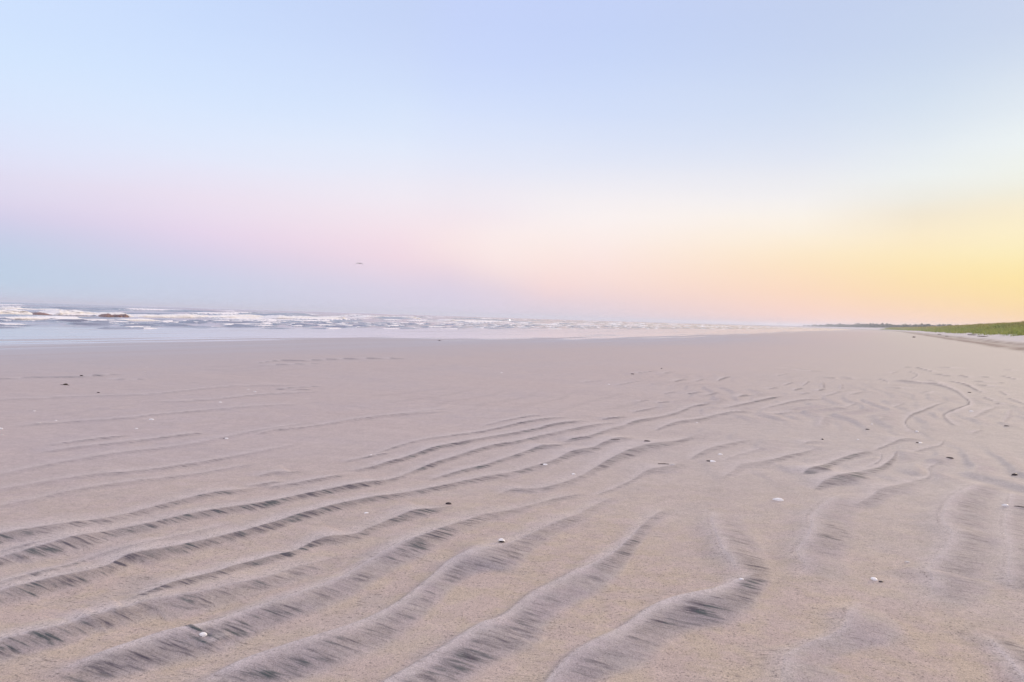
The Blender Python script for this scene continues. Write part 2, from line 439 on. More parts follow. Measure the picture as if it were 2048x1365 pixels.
    [(300, 805, 3, .1), (420, 800, 3, .2), (512, 790, 3, .2), (640, 783, 3, .1)],
    [(20, 852, 4, .1), (120, 845, 4, .16), (240, 838, 4, .16), (330, 828, 4, .2), (480, 815, 4, .12), (600, 808, 3, .08)],
    [(640, 850, 4, .1), (720, 838, 4, .2), (800, 830, 4, .2), (900, 822, 3, .1)],
    [(500, 955, 6, .15), (545, 945, 7, .4), (580, 944, 7, .4), (600, 940, 5, .1)],
    [(480, 975, 6, .15), (530, 968, 6, .4), (570, 962, 6, .2)],
    [(680, 925, 5, .1), (700, 921, 5, .25), (760, 909, 4, .35), (785, 905, 4, .2)],
    # the broken short ripples further up the beach
    [(1274, 804, 3, .5), (1291, 801, 3, .4)], [(1310, 807, 3, .5), (1336, 804, 3, .5)], [(1199, 840, 3, .3), (1225, 837, 4, .6), (1251, 834, 3, .4)],
    [(1262, 825, 3, .3), (1290, 820, 4, .4), (1312, 815, 3, .3)], [(1325, 788, 3, .3), (1347, 784, 3, .3)], [(1370, 789, 3, .5), (1400, 785, 3, .3)],
    [(1408, 792, 4, .4), (1432, 787, 4, .4)], [(1434, 763, 4, .4), (1444, 758, 5, .7), (1455, 754, 4, .4)], [(1346, 765, 4, .4), (1358, 761, 5, .4), (1368, 759, 4, .3)],
    [(1388, 764, 4, .3), (1404, 759, 4, .3)], [(1470, 797, 5, .4), (1486, 792, 5, .5), (1500, 790, 4, .2)], [(1160, 765, 2.5, .2), (1200, 761, 2.5, .2)],
    [(1268, 747, 2, .3), (1302, 743, 2, .3)], [(1320, 748, 3, .2), (1345, 744, 3, .3)], [(1230, 770, 2.5, .2), (1280, 762, 2.5, .2)],
    [(1534, 778, 3, .3), (1552, 775, 4, .5)], [(1566, 771, 3, .3), (1584, 765, 4, .4)], [(1586, 781, 4, .5), (1600, 777, 4, .8)], [(1604, 772, 4, .4), (1616, 764, 5, .5)],
    [(1632, 783, 4, .6), (1646, 779, 4, .8)], ['h', (1644, 777, 8, .6), (1643, 765, 8, .5)], ['h', (1680, 780, 8, .35), (1681, 769, 8, .3)],
    [(1600, 788, 2.5, .5), (1618, 786, 2.5, .6)], [(1648, 793, 4, .3), (1680, 784, 4, .3)], [(1700, 790, 6, .25), (1724, 784, 5, .25)],
    [(1660, 756, 3, .25), (1676, 758, 3, .3)], [(1690, 754, 3, .2), (1712, 760, 4, .25)], [(1764, 759, 3, .5), (1774, 763, 3, .4), (1777, 769, 3, .3)],
    [(1786, 775, 3, .2), (1808, 778, 4, .3)], [(1780, 747, 3, .3), (1792, 744, 3, .3)], [(1808, 735, 2.5, .4), (1818, 734, 2.5, .3)],
    [(1820, 743, 3, .3), (1836, 750, 4, .3), (1826, 758, 4, .3)], [(1838, 736, 2.5, .7), (1852, 740, 2.5, .4), (1868, 744, 2.5, .3)],
    [(1880, 749, 2.5, .4), (1904, 753, 2.5, .5)], [(1920, 750, 3, .3), (1942, 756, 4, .45)], [(1956, 752, 2, .3), (1984, 756, 2, .45)], [(2006, 752, 2.5, .4), (2042, 761, 2.5, .3)],
    [(1960, 763, 2.5, .3), (1986, 767, 2.5, .5)], [(1958, 769, 3, .4), (1984, 774, 4, .55)], [(2000, 765, 2, .4), (2012, 767, 2, .3)],
    [(1970, 795, 4, .3), (1992, 804, 4, .35)], [(1994, 806, 4, .6), (2006, 810, 4, .4)], [(2000, 782, 4, .3), (2016, 791, 4, .4)], [(2020, 797, 4, .3), (2060, 812, 4, .3)],
    [(1860, 760, 4, .2), (1885, 768, 4, .25)], [(1868, 782, 5, .2), (1845, 788, 5, .2)], [(1940, 838, 8, .15), (1965, 825, 10, .25), (1990, 814, 8, .15)],
    ['h', (2004, 846, 12, .2), (2014, 832, 12, .25), (2017, 820, 10, .15)], [(1940, 868, 6, .15), (1962, 861, 6, .25)], [(1785, 815, 5, .2), (1805, 808, 5, .2)],
    [(1640, 745, 2.5, .2), (1560, 735, 2.5, .2)], [(1552, 752, 2.5, .2), (1572, 748, 2.5, .2)], [(1895, 735, 3, .2), (1916, 738, 3, .2)], [(2010, 738, 3, .2), (2030, 742, 3, .2)],
    ['h', (1636, 855, 22, .15), (1640, 842, 24, .22), (1645, 832, 20, .12)], [(1600, 890, 8, .12), (1618, 884, 10, .2), (1640, 882, 8, .1)], [(1685, 818, 5, .1), (1710, 808, 5, .2)],
    # scour marks round shells
    [(346, 1256, 8, .9), (372, 1260, 10, 1), (396, 1271, 10, 1), (412, 1276, 6, .5)], [(404, 1287, 14, 1), (420, 1292, 12, .7), (440, 1282, 10, .9), (470, 1274, 12, .5)],
]


def smooth_line(pts):
    p = np.array(pts, float)
    if len(p) < 3:
        return p
    q = np.vstack([2 * p[0] - p[1], p, 2 * p[-1] - p[-2]])
    out_ = []
    for i in range(1, len(q) - 2):
        for t in (0, .25, .5, .75):
            a = q[i - 1:i + 3]
            out_.append(0.5 * (2 * a[1] + (a[2] - a[0]) * t + (2 * a[0] - 5 * a[1] + 4 * a[2] - a[3]) * t * t + (3 * a[1] - a[0] - 3 * a[2] + a[3]) * t ** 3))
    out_.append(p[-1])
    o = np.array(out_)
    o[:, 2] = np.maximum(o[:, 2], 1.0)
    o[:, 3] = np.clip(o[:, 3], 0, 1)
    return o


def ripple_fields(X, Y):
    """relief and sand masks for every vertex"""
    n = len(X)
    hgt = np.zeros(n); lee = np.zeros(n); crest = np.zeros(n); slope = np.zeros(n); foot = np.zeros(n); near = np.zeros(n)
    for rp in RIPPLES:
        side = rp[0] == 'h'
        rows_ = list(rp[1:] if side else rp)
        if not side and rows_[0][0] <= 0 and len(rows_) > 3:          # carry it on past the left of the frame
            a_, b_ = rows_[0], rows_[1]
            k_ = 320.0 / max(20.0, b_[0] - a_[0])
            rows_.insert(0, (a_[0] - 320, a_[1] + min(90, (a_[1] - b_[1]) * k_), a_[2] * 1.05, a_[3] * 0.8))
        px = smooth_line(rows_)
        G = np.array([flat(p[0], p[1]) for p in px])
        seg = np.diff(G, axis=0)
        L = np.hypot(seg[:, 0], seg[:, 1]) + 1e-9
        tang = np.vstack([seg / L[:, None], seg[-1:] / L[-1]])
        Wd = np.empty(len(px))
        for i, p in enumerate(px):
            q = flat(p[0] + p[2], p[1]) if side else flat(p[0], p[1] + p[2])
            dq = q - G[i]
            Wd[i] = abs(dq[0] * tang[i][1] - dq[1] * tang[i][0])
        Wd = np.maximum(Wd, 0.02)
        Wd = np.convolve(np.pad(Wd, 2, mode='edge'), np.ones(5) / 5, mode='valid')
        px[:, 3] = np.clip(px[:, 3] * np.interp(px[:, 2], [2.5, 10], [1.25, 0.9]), 0, 1)
        wide = np.full(len(px), 0.8) if side else np.clip((px[:, 2] - 22) / 35, 0, 1)
        cum = np.concatenate([[0], np.cumsum(L)])
        R = 3.2 * Wd.max()
        sel = np.where((X > G[:, 0].min() - R) & (X < G[:, 0].max() + R) & (Y > G[:, 1].min() - R) & (Y < G[:, 1].max() + R))[0]
        if not len(sel):
            continue
        x, y = X[sel], Y[sel]
        best = np.full(len(sel), 1e9); sd = np.zeros(len(sel)); w = np.ones(len(sel)); dk = np.zeros(len(sel)); wd = np.zeros(len(sel)); al = np.zeros(len(sel))
        for i in range(len(seg)):
            rx, ry = x - G[i, 0], y - G[i, 1]
            t = np.clip((rx * seg[i, 0] + ry * seg[i, 1]) / L[i] ** 2, 0, 1)
            ex, ey = rx - t * seg[i, 0], ry - t * seg[i, 1]
            d = np.hypot(ex, ey)
            k = d < best
            best = np.where(k, d, best)
            cr = (seg[i, 0] * ry - seg[i, 1] * rx) < 0          # right hand of the line: the slope towards the viewer
            sd = np.where(k, np.where(cr, d, -d), sd)
            w = np.where(k, Wd[i] + t * (Wd[i + 1] - Wd[i]), w)
            dk = np.where(k, px[i, 3] + t * (px[i + 1, 3] - px[i, 3]), dk)
            wd = np.where(k, wide[i] + t * (wide[i + 1] - wide[i]), wd)
            al = np.where(k, cum[i] + t * L[i], al)
        tot = cum[-1]
        tl = min(0.3 * tot, 1.7 * Wd.mean())
        end = smooth01(0, tl, al) * smooth01(0, tl, tot - al)
        u = sd / w
        # height: narrow ripples have a soft back and a short face, wide ones a sharp back and a long face
        back = np.where(u < 0, np.exp(-(u / (1.3 * (1 - wd) + 0.16 * wd)) ** 2), 0)
        face = np.where(u >= 0, (1 - smooth01(0, 1.15, u)) * 1.12 - 0.12 * np.exp(-((u - 1.25) / .5) ** 2), 0)
        amp = np.minimum(0.115 * w, 0.046) * (0.25 + 0.75 * np.clip(dk * 1.4 + 0.5 * wd, 0, 1)) * end
        hgt[sel] += amp * (back + face)
        la = smooth01(-0.03, 0.16, u) * (1 - smooth01(0.38, 0.95, u))
        lb = smooth01(0.08, 0.5, u) * (1 - smooth01(0.62, 1.08, u))
        e2 = smooth01(0, 0.5 * tl, al) * smooth01(0, 0.5 * tl, tot - al)
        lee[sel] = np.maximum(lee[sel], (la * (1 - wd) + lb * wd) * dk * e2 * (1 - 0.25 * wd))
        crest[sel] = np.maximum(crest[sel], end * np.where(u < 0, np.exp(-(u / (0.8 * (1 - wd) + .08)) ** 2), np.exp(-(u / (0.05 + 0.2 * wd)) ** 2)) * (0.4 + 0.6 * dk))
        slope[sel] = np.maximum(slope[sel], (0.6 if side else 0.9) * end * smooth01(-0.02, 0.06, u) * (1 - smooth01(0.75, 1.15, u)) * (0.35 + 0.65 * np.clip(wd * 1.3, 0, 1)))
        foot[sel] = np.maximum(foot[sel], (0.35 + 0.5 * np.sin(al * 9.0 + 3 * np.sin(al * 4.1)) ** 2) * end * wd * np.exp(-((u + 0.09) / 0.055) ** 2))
        near[sel] = np.maximum(near[sel], np.exp(-(u / 2.2) ** 2) * end)
    return hgt, lee, crest, slope, foot, near


# ------------------------------------------------------------------ materials
def make_sand():
    mt, t, b = mat_new('sand')
    geo = N(t, 'ShaderNodeNewGeometry')
    P = geo.outputs['Position']
    st = attr(t, 'streak', True)
    lee, crest, slope, foot, wet, damp, fore, scarp, pale = (attr(t, k) for k in ('lee', 'crest', 'slope', 'foot', 'wet', 'damp', 'fore', 'scarp', 'pale'))
    big = noise_tex(t, P, 0.35, 3, 0.55)
    med = noise_tex(t, P, 2.3, 4, 0.6)
    blot = noise_tex(t, P, 5.0, 3, 0.6)
    grain = noise_tex(t, P, 170, 3, 0.75)
    speck = noise_tex(t, P, 75, 2, 0.6)
    fine = noise_tex(t, st, 1.0, 3, 0.62, 0.3)         # wind streaks, drawn out along the blow
    fine2 = noise_tex(t, st, 2.1, 2, 0.6, 0.2)
    col = mix_col(t, map_range(t, big, 0.35, 0.65), (0.575, 0.462, 0.420), (0.550, 0.455, 0.432))
    col = mix_col(t, map_range(t, med, 0.35, 0.7), col, (0.585, 0.478, 0.435))
    col = mix_col(t, attr(t, 'dry'), col, (0.575, 0.505, 0.435))
    tan = mix_col(t, map_range(t, blot, 0.38, 0.62), (0.59, 0.455, 0.385), (0.59, 0.465, 0.352))
    tan = mix_col(t, map_range(t, med, 0.5, 0.72), tan, (0.545, 0.44, 0.375))
    col = mix_col(t, math_node(t, 'MULTIPLY', fore, map_range(t, big, 0.30, 0.55, 0.40, 1.0)), col, tan)
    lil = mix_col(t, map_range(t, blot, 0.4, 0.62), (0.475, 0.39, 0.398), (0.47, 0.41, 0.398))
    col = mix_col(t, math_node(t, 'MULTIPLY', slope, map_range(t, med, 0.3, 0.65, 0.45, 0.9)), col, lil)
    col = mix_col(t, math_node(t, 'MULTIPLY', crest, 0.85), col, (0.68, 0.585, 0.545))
    # black mineral sand caught under the crests, combed out by the wind
    fine0 = noise_tex(t, st, 0.42, 3, 0.65, 0.5)        # the larger teeth
    jag = math_node(t, 'ADD', math_node(t, 'MULTIPLY', math_node(t, 'SUBTRACT', fine0, 0.5), 1.6), math_node(t, 'MULTIPLY', math_node(t, 'SUBTRACT', fine, 0.5), 2.6))
    edge = map_range(t, lee, 0.02, 0.4)
    lee2 = math_node(t, 'ADD', lee, math_node(t, 'MULTIPLY', math_node(t, 'MULTIPLY', jag, edge), 0.55), clamp=True)
    comb = map_range(t, math_node(t, 'ADD', jag, math_node(t, 'MULTIPLY', math_node(t, 'SUBTRACT', med, 0.5), 1.2)), -0.12, 0.55)
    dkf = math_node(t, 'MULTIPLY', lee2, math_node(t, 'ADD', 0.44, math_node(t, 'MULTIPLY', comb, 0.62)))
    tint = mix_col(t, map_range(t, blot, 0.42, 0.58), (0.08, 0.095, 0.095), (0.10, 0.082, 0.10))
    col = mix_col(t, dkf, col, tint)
    # scattered combed streaks everywhere in the foreground
    s3 = map_range(t, fine2, 0.57, 0.72)
    col = mix_col(t, math_node(t, 'MULTIPLY', s3, math_node(t, 'MULTIPLY', fore, map_range(t, med, 0.42, 0.62, 0.0, 0.75))), col, (0.19, 0.15, 0.125))
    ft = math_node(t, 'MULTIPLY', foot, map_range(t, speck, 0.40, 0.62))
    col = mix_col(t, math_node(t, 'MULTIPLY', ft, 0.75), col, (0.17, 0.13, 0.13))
    # dark grains
    sp = math_node(t, 'MULTIPLY', map_range(t, speck, 0.57, 0.68), math_node(t, 'ADD', math_node(t, 'MULTIPLY', fore, 0.55), 0.14))
    col = mix_col(t, sp, col, (0.20, 0.165, 0.15))
    gr = map_range(t, grain, 0.25, 0.75, 0.60, 1.40, smooth=False)
    gc = N(t, 'ShaderNodeCombineColor')
    # coarser unevenness that still reads further off: clotted grains, faint wind bands
    g2 = map_range(t, noise_tex(t, P, 26, 3, 0.7), 0.28, 0.72, 0.90, 1.10, smooth=False)
    g3 = map_range(t, noise_tex(t, P, 7.5, 3, 0.65), 0.28, 0.72, 0.93, 1.07, smooth=False)
    bst = N(t, 'ShaderNodeVectorMath', operation='SCALE')
    t.links.new(st, bst.inputs[0]); bst.inputs['Scale'].default_value = 0.11
    g4 = map_range(t, noise_tex(t, bst.outputs[0], 1.0, 4, 0.65, 0.4), 0.3, 0.7, 0.965, 1.035, smooth=False)
    gr = math_node(t, 'MULTIPLY', math_node(t, 'MULTIPLY', gr, g2), math_node(t, 'MULTIPLY', g3, g4))
    for i, k in enumerate((0.84, 0.875, 0.905)):
        t.links.new(math_node(t, 'MULTIPLY', gr, k), gc.inputs[i])
    col = mix_col(t, 1.0, col, gc.outputs[0], 'MULTIPLY')
    # scarp line with drift litter; pale dry sand below the dune
    col = mix_col(t, pale, col, (0.57, 0.53, 0.52))
    sc = math_node(t, 'MULTIPLY', scarp, map_range(t, noise_tex(t, P, 1.6, 4, 0.7), 0.28, 0.52))
    col = mix_col(t, math_node(t, 'MULTIPLY', sc, 0.95), col, (0.19, 0.14, 0.125))
    # wet and damp
    cm_ = N(t, 'ShaderNodeMapping')
    cm_.inputs['Rotation'].default_value = (0, 0, -math.atan2(SD[1], SD[0]))
    t.links.new(P, cm_.inputs[0])
    cm2 = N(t, 'ShaderNodeMapping')
    cm2.inputs['Scale'].default_value = (0.05, 0.6, 1)
    t.links.new(cm_.outputs[0], cm2.inputs[0])
    lay = noise_tex(t, cm2.outputs[0], 1.0, 4, 0.6)
    wt_ = math_node(t, 'MULTIPLY', map_range(t, math_node(t, 'ADD', wet, math_node(t, 'MULTIPLY', math_node(t, 'SUBTRACT', lay, 0.5), 3.6)), 0.25, 0.70), map_range(t, wet, 0.015, 0.12))
    cm3 = N(t, 'ShaderNodeMapping')
    cm3.inputs['Scale'].default_value = (0.035, 0.9, 1)
    cm3.inputs['Location'].default_value = (3.1, 7.7, 0)
    t.links.new(cm_.outputs[0], cm3.inputs[0])
    bars = map_range(t, noise_tex(t, cm3.outputs[0], 1.0, 3, 0.55), 0.60, 0.70, 0.0, 0.75)
    wt_ = math_node(t, 'MULTIPLY', wt_, math_node(t, 'SUBTRACT', 1.0, bars))
    dm = math_node(t, 'MULTIPLY', damp, map_range(t, lay, 0.3, 0.62, 0.65, 1.0))
    col = mix_col(t, math_node(t, 'MULTIPLY', dm, 0.75), col, (0.40, 0.385, 0.42))
    col = mix_col(t, math_node(t, 'MULTIPLY', wt_, 0.85), col, (0.42, 0.42, 0.45))
    t.links.new(col, b.inputs['Base Color'])
    rough = math_node(t, 'SUBTRACT', 0.95, math_node(t, 'MULTIPLY', dm, 0.45))
    rm = N(t, 'ShaderNodeMix', data_type='FLOAT')
    t.links.new(wt_, rm.inputs[0]); t.links.new(rough, rm.inputs[2]); rm.inputs[3].default_value = 0.10
    t.links.new(rm.outputs[0], b.inputs['Roughness'])
    t.links.new(math_node(t, 'ADD', 0.35, math_node(t, 'MULTIPLY', wt_, 0.65)), b.inputs['Specular IOR Level'])
    # grain relief
    bh = math_node(t, 'ADD', math_node(t, 'MULTIPLY', grain, 0.35), math_node(t, 'MULTIPLY', speck, 0.5))
    bh = math_node(t, 'ADD', bh, math_node(t, 'MULTIPLY', fine, math_node(t, 'ADD', math_node(t, 'MULTIPLY', lee, 1.6), math_node(t, 'MULTIPLY', fore, 0.5))))
    bp = N(t, 'ShaderNodeBump')
    bp.inputs['Distance'].default_value = 0.004
    bs = math_node(t, 'MULTIPLY', math_node(t, 'SUBTRACT', 1.0, wt_), 0.8)
    t.links.new(bs, bp.inputs['Strength'])
    t.links.new(bh, bp.inputs['Height'])
    t.links.new(bp.outputs[0], b.inputs['Normal'])
    return mt


def make_water():
    mt, t, b = mat_new('sea_water')
    geo = N(t, 'ShaderNodeNewGeometry')
    P = geo.outputs['Position']
    fo = attr(t, 'foam')
    n1 = noise_tex(t, P, 1.3, 5, 0.7)
    n2 = noise_tex(t, P, 0.22, 3, 0.6)
    f = math_node(t, 'ADD', fo, math_node(t, 'MULTIPLY', math_node(t, 'SUBTRACT', n1, 0.5), 1.5))
    f = math_node(t, 'MULTIPLY', map_range(t, f, 0.36, 0.54), map_range(t, fo, 0.02, 0.12))
    col = mix_col(t, map_range(t, n2, 0.35, 0.65), (0.12, 0.12, 0.18), (0.24, 0.23, 0.28))
    col = mix_col(t, f, col, (0.93, 0.91, 0.91))
    t.links.new(col, b.inputs['Base Color'])
    r = N(t, 'ShaderNodeMix', data_type='FLOAT')
    t.links.new(f, r.inputs[0]); r.inputs[2].default_value = 0.12; r.inputs[3].default_value = 0.9
    t.links.new(r.outputs[0], b.inputs['Roughness'])
    b.inputs['IOR'].default_value = 1.33
    bp = N(t, 'ShaderNodeBump')
    bp.inputs['Distance'].default_value = 0.05
    bp.inputs['Strength'].default_value = 0.14
    t.links.new(noise_tex(t, P, 2.2, 4, 0.6), bp.inputs['Height'])
    t.links.new(bp.outputs[0], b.inputs['Normal'])
    return mt


def make_plain(name, c1, c2, scale, rough=0.8, spec=0.3, bump=0.0):
    mt, t, b = mat_new(name)
    oc = N(t, 'ShaderNodeTexCoord').outputs['Object']
    f = noise_tex(t, oc, scale, 4, 0.65)
    t.links.new(mix_col(t, map_range(t, f, 0.35, 0.65), c1, c2), b.inputs['Base Color'])
    b.inputs['Roughness'].default_value = rough
    b.inputs['Specular IOR Level'].default_value = spec
    if bump:
        bp = N(t, 'ShaderNodeBump')
        bp.inputs['Distance'].default_value = bump
        t.links.new(f, bp.inputs['Height'])
        t.links.new(bp.outputs[0], b.inputs['Normal'])
    return mt


M_SAND = make_sand()
M_WATER = make_water()
M_FOAM = make_plain('foam', (0.93, 0.92, 0.90), (0.84, 0.83, 0.83), 1.7, 0.9, 0.2, 0.12)
M_BROWN = make_plain('silty_shaded_water', (0.34, 0.215, 0.185), (0.18, 0.11, 0.11), 1.1, 0.45, 0.4, 0.05)  # silt brown with the shade of the wave hollows mixed into the colour
M_SHELL = make_plain('shell', (0.95, 0.94, 0.92), (0.86, 0.84, 0.82), 60, 0.4, 0.45, 0.0004)
M_PALE = make_plain('worn_shell', (0.72, 0.68, 0.64), (0.55, 0.50, 0.47), 70, 0.6, 0.3, 0.0004)
M_DARK = make_plain('dark_shell', (0.035, 0.025, 0.028), (0.07, 0.05, 0.05), 60, 0.5, 0.4, 0.0006)
M_WEED = make_plain('seaweed', (0.05, 0.035, 0.03), (0.10, 0.075, 0.06), 50, 0.6, 0.3, 0.0008)
M_WOOD = make_plain('driftwood', (0.16, 0.12, 0.10), (0.08, 0.06, 0.055), 4, 0.85, 0.2, 0.01)
M_GULL = make_plain('gull_feathers', (0.06, 0.05, 0.055), (0.04, 0.035, 0.04), 6, 0.8, 0.2)
M_BUOY = make_plain('buoy_paint', (0.85, 0.85, 0.84), (0.78, 0.78, 0.78), 3, 0.5, 0.4)
M_LAMP, _t, _b = mat_new('buoy_lamp')
_b.inputs['Base Color'].default_value = (0.9, 0.9, 0.9, 1)
_b.inputs['Emission Color'].default_value = (1.0, 0.97, 0.97, 1)
_b.inputs['Emission Strength'].default_value = 1.0
M_LEAF = make_plain('tree_foliage', (0.040, 0.062, 0.040), (0.085, 0.10, 0.06), 0.35, 0.9, 0.1)
M_BARK = make_plain('tree_bark', (0.10, 0.08, 0.065), (0.06, 0.05, 0.045), 2, 0.9, 0.1)


def make_grass():
    mt, t, b = mat_new('dune_grass')
    k = attr(t, 'dry')
    P = N(t, 'ShaderNodeNewGeometry').outputs['Position']
    f = noise_tex(t, P, 0.25, 3, 0.6)
    f2 = noise_tex(t, P, 1.1, 2, 0.6)
    g = mix_col(t, map_range(t, f, 0.35, 0.65), (0.24, 0.33, 0.075), (0.36, 0.39, 0.10))
    g = mix_col(t, map_range(t, f2, 0.45, 0.7, 0, 0.6), g, (0.44, 0.43, 0.15))
    c = mix_col(t, k, g, (0.36, 0.25, 0.10))
    t.links.new(c, b.inputs['Base Color'])
    b.inputs['Roughness'].default_value = 0.8
    b.inputs['Specular IOR Level'].default_value = 0.15
    tr = N(t, 'ShaderNodeBsdfTranslucent')
    t.links.new(c, tr.inputs[0])
    ms_ = N(t, 'ShaderNodeMixShader')
    ms_.inputs[0].default_value = 0.45
    t.links.new(b.outputs[0], ms_.inputs[1]); t.links.new(tr.outputs[0], ms_.inputs[2])
    t.links.new(ms_.outputs[0], [n for n in t.nodes if n.type == 'OUTPUT_MATERIAL'][0].inputs['Surface'])
    return mt


M_GRASS = make_grass()

# ------------------------------------------------------------------ the sand: one sheet, finer where the viewer stands
rr = np.concatenate([np.geomspace(0.05, 2.35, 34)[:-1], (H * 740.0) / np.arange(440, 12, -0.8), np.geomspace(H * 740.0 / 12, 7000, 120)[1:]])
aa = np.concatenate([np.linspace(-180, -48, 60)[:-1], np.linspace(-48, 48, 1060), np.linspace(48, 180, 60)[1:]])
RR, AA = np.meshgrid(rr, np.radians(aa), indexing='ij')
X = (RR * np.sin(AA)).ravel()
Y = (RR * np.cos(AA)).ravel()
Rv = RR.ravel()
near_i = np.where(Rv < 75)[0]
nv = len(X)
F6 = [np.zeros(nv) for _ in range(6)]
for a, v in zip(F6, ripple_fields(X[near_i], Y[near_i])):
    a[near_i] = v
hgt, lee, crest, slope, foot, nearr = F6
S, NN = to_sn(X, Y)
# ground the photograph does not show (beside and behind the viewer): the same kind of ripples, unmeasured
Wr, Wr2, Wr3 = Waves(3.0, 9, 21), Waves(0.9, 9, 22), Waves(5.0, 9, 23)
inview = smooth01(0.5, 3.5, X - 0.05 * Y) * (1 - smooth01(13, 26, Rv)) * (1 - smooth01(8, 13, NN)) * np.clip(1 - 0.95 * nearr, 0, 1)
outside = np.maximum(smooth01(35.5, 39, np.abs(np.degrees(np.arctan2(X, Y)))), 1 - smooth01(2.3, 2.75, Rv)) * (1 - smooth01(9, 20, Rv)) * (NN < 18)
ph = (0.83 * X - 0.55 * Y) / 0.46 + 0.5 * Wr(X, Y) + 0.10 * Wr2(X, Y)
u_ = ph - np.floor(ph)
env = smooth01(-0.5, 0.8, Wr3(X, Y)) * outside
prof = np.where(u_ < 0.2, smooth01(0, 0.2, u_), 1 - smooth01(0.2, 0.85, u_))
hgt += 0.020 * prof * env
ph2 = (0.93 * X - 0.36 * Y) / 0.42 + 0.75 * Wr(X + 3, Y) + 0.16 * Wr2(X, Y + 2)
u2 = ph2 - np.floor(ph2)
env2 = smooth01(-1.0, 0.4, Wr3(X + 4, Y)) * inview
prof2 = np.where(u2 < 0.25, smooth01(0, 0.25, u2), 1 - smooth01(0.25, 0.95, u2))
hgt += 0.028 * prof2 * env2
lee = np.maximum(lee, 0.22 * env2 * smooth01(0.22, 0.35, u2) * (1 - smooth01(0.5, 0.8, u2)) * smooth01(-0.2, 0.9, Wr2(X * .5, Y * .5)))
lee = np.maximum(lee, 0.6 * env * smooth01(0.3, 0.5, u_) * (1 - smooth01(0.55, 0.75, u_)))
slope = np.maximum(slope, 0.6 * env2 * smooth01(0.22, 0.35, u2) * (1 - smooth01(0.65, 0.95, u2)))
slope = np.maximum(slope, env * smooth01(0.18, 0.25, u_) * (1 - smooth01(0.6, 0.8, u_)))
# soft undulation of the whole flat
W1, W2, W3 = Waves(2.6, 9, 31), Waves(0.55, 9, 32), Waves(0.22, 11, 33)
small = (1 - smooth01(12, 40, Rv))
und = (0.006 * W1(X, Y) + 0.0016 * W2(X, Y)) * small + 0.0007 * W3(X, Y) * (1 - smooth01(5, 9, Rv))
# faint long ripples on the firm sand towards the sea
fl = np.sin(2 * np.pi * ((0.90 * X - 0.43 * Y) / 0.62 + 0.35 * Wr(X, Y) + 0.05 * Wr2(X, Y)))
firm = (1 - smooth01(18, 30, Rv)) * (1 - np.clip(nearr * 1.5, 0, 1)) * smooth01(3.5, 6, Rv)
und += 0.0022 * fl * firm * smooth01(-0.3, 0.7, Wr3(X, Y))
lee = np.maximum(lee, 0.10 * firm * smooth01(0.55, 1.0, fl) * smooth01(-0.2, 0.8, Wr3(X + 9, Y)))
Z = base_height(X, Y) + (hgt + und) * (1 - smooth01(15, 19, NN))
fore = (1 - smooth01(3.6, 8.5, Rv)) * (1 - np.clip(slope, 0, 1) * 0.6)
# streak coordinates: a runs with the wind, b across it
B = Y + 0.26 * X - 0.03 * np.clip(X, -3, 3) ** 2
st = np.stack([X * 5.0, B * 34.0, np.zeros(nv)], 1)
lee = np.clip(lee * 1.3, 0, 1)
wl_ = waterline(S)
wet = smooth01(-4.0, 5.5, NN - wl_) * 1.0
wet = np.where(S > 400, wet * (1 - smooth01(700, 1400, S)) + smooth01(-3, 3, NN - 20) * smooth01(700, 1400, S), wet)
damp = smooth01(-14, -1.0, NN - wl_) * 0.9 + 0.25 * smooth01(-26, -8, NN - wl_)
damp = np.clip(damp, 0, 1) * (1 - 0.75 * smooth01(60, 130, S))
mi = -NN + 0.5 * W_edge(S, S * 0)
scarp = np.exp(-((mi - 10.5) / 0.8) ** 2) + 0.7 * np.exp(-((mi - 13.0 + 0.4 * W_edge(S * 1.7, S * 0 + 5)) / 0.7) ** 2) + 0.35 * np.exp(-((mi - 11.8) / 1.0) ** 2)
pale = smooth01(12.5, 15, mi) * 0.8
dry_ = smooth01(-7, 4, -NN) * 0.9

sand = mesh_obj('sand', np.stack([X, Y, Z], 1), grid_faces(len(rr), len(aa)), M_SAND)
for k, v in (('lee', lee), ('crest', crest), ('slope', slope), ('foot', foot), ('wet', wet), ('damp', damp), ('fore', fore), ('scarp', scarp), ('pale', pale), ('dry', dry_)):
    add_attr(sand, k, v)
add_attr(sand, 'streak', st, 'FLOAT_VECTOR')
tag(sand, kind='structure')


def sand_z(x, y):
    """height of the finished sand (nearest vertex)"""
    r_, a_ = math.hypot(x, y), math.degrees(math.atan2(x, y))
    i = int(np.argmin(np.abs(rr - r_))); j = int(np.argmin(np.abs(aa - a_)))
    return float(Z[i * len(aa) + j])


# ------------------------------------------------------------------ the sea
ss = np.concatenate([np.linspace(-400, -40, 60)[:-1], np.linspace(-40, 20, 150)[:-1], 20 + np.geomspace(0.4, 5500, 760)])
ns = np.concatenate([np.arange(43.0, 74, 0.22), np.arange(74, 130, 0.45), np.arange(130, 260, 1.3), np.geomspace(260, 6500, 130)])
SS, NS = np.meshgrid(ss, ns, indexing='ij')
ws = np.random.RandomState(5)


def row_noise(s, wl, seed):
    return Waves(wl, 7, seed)(s, s * 0 + seed)


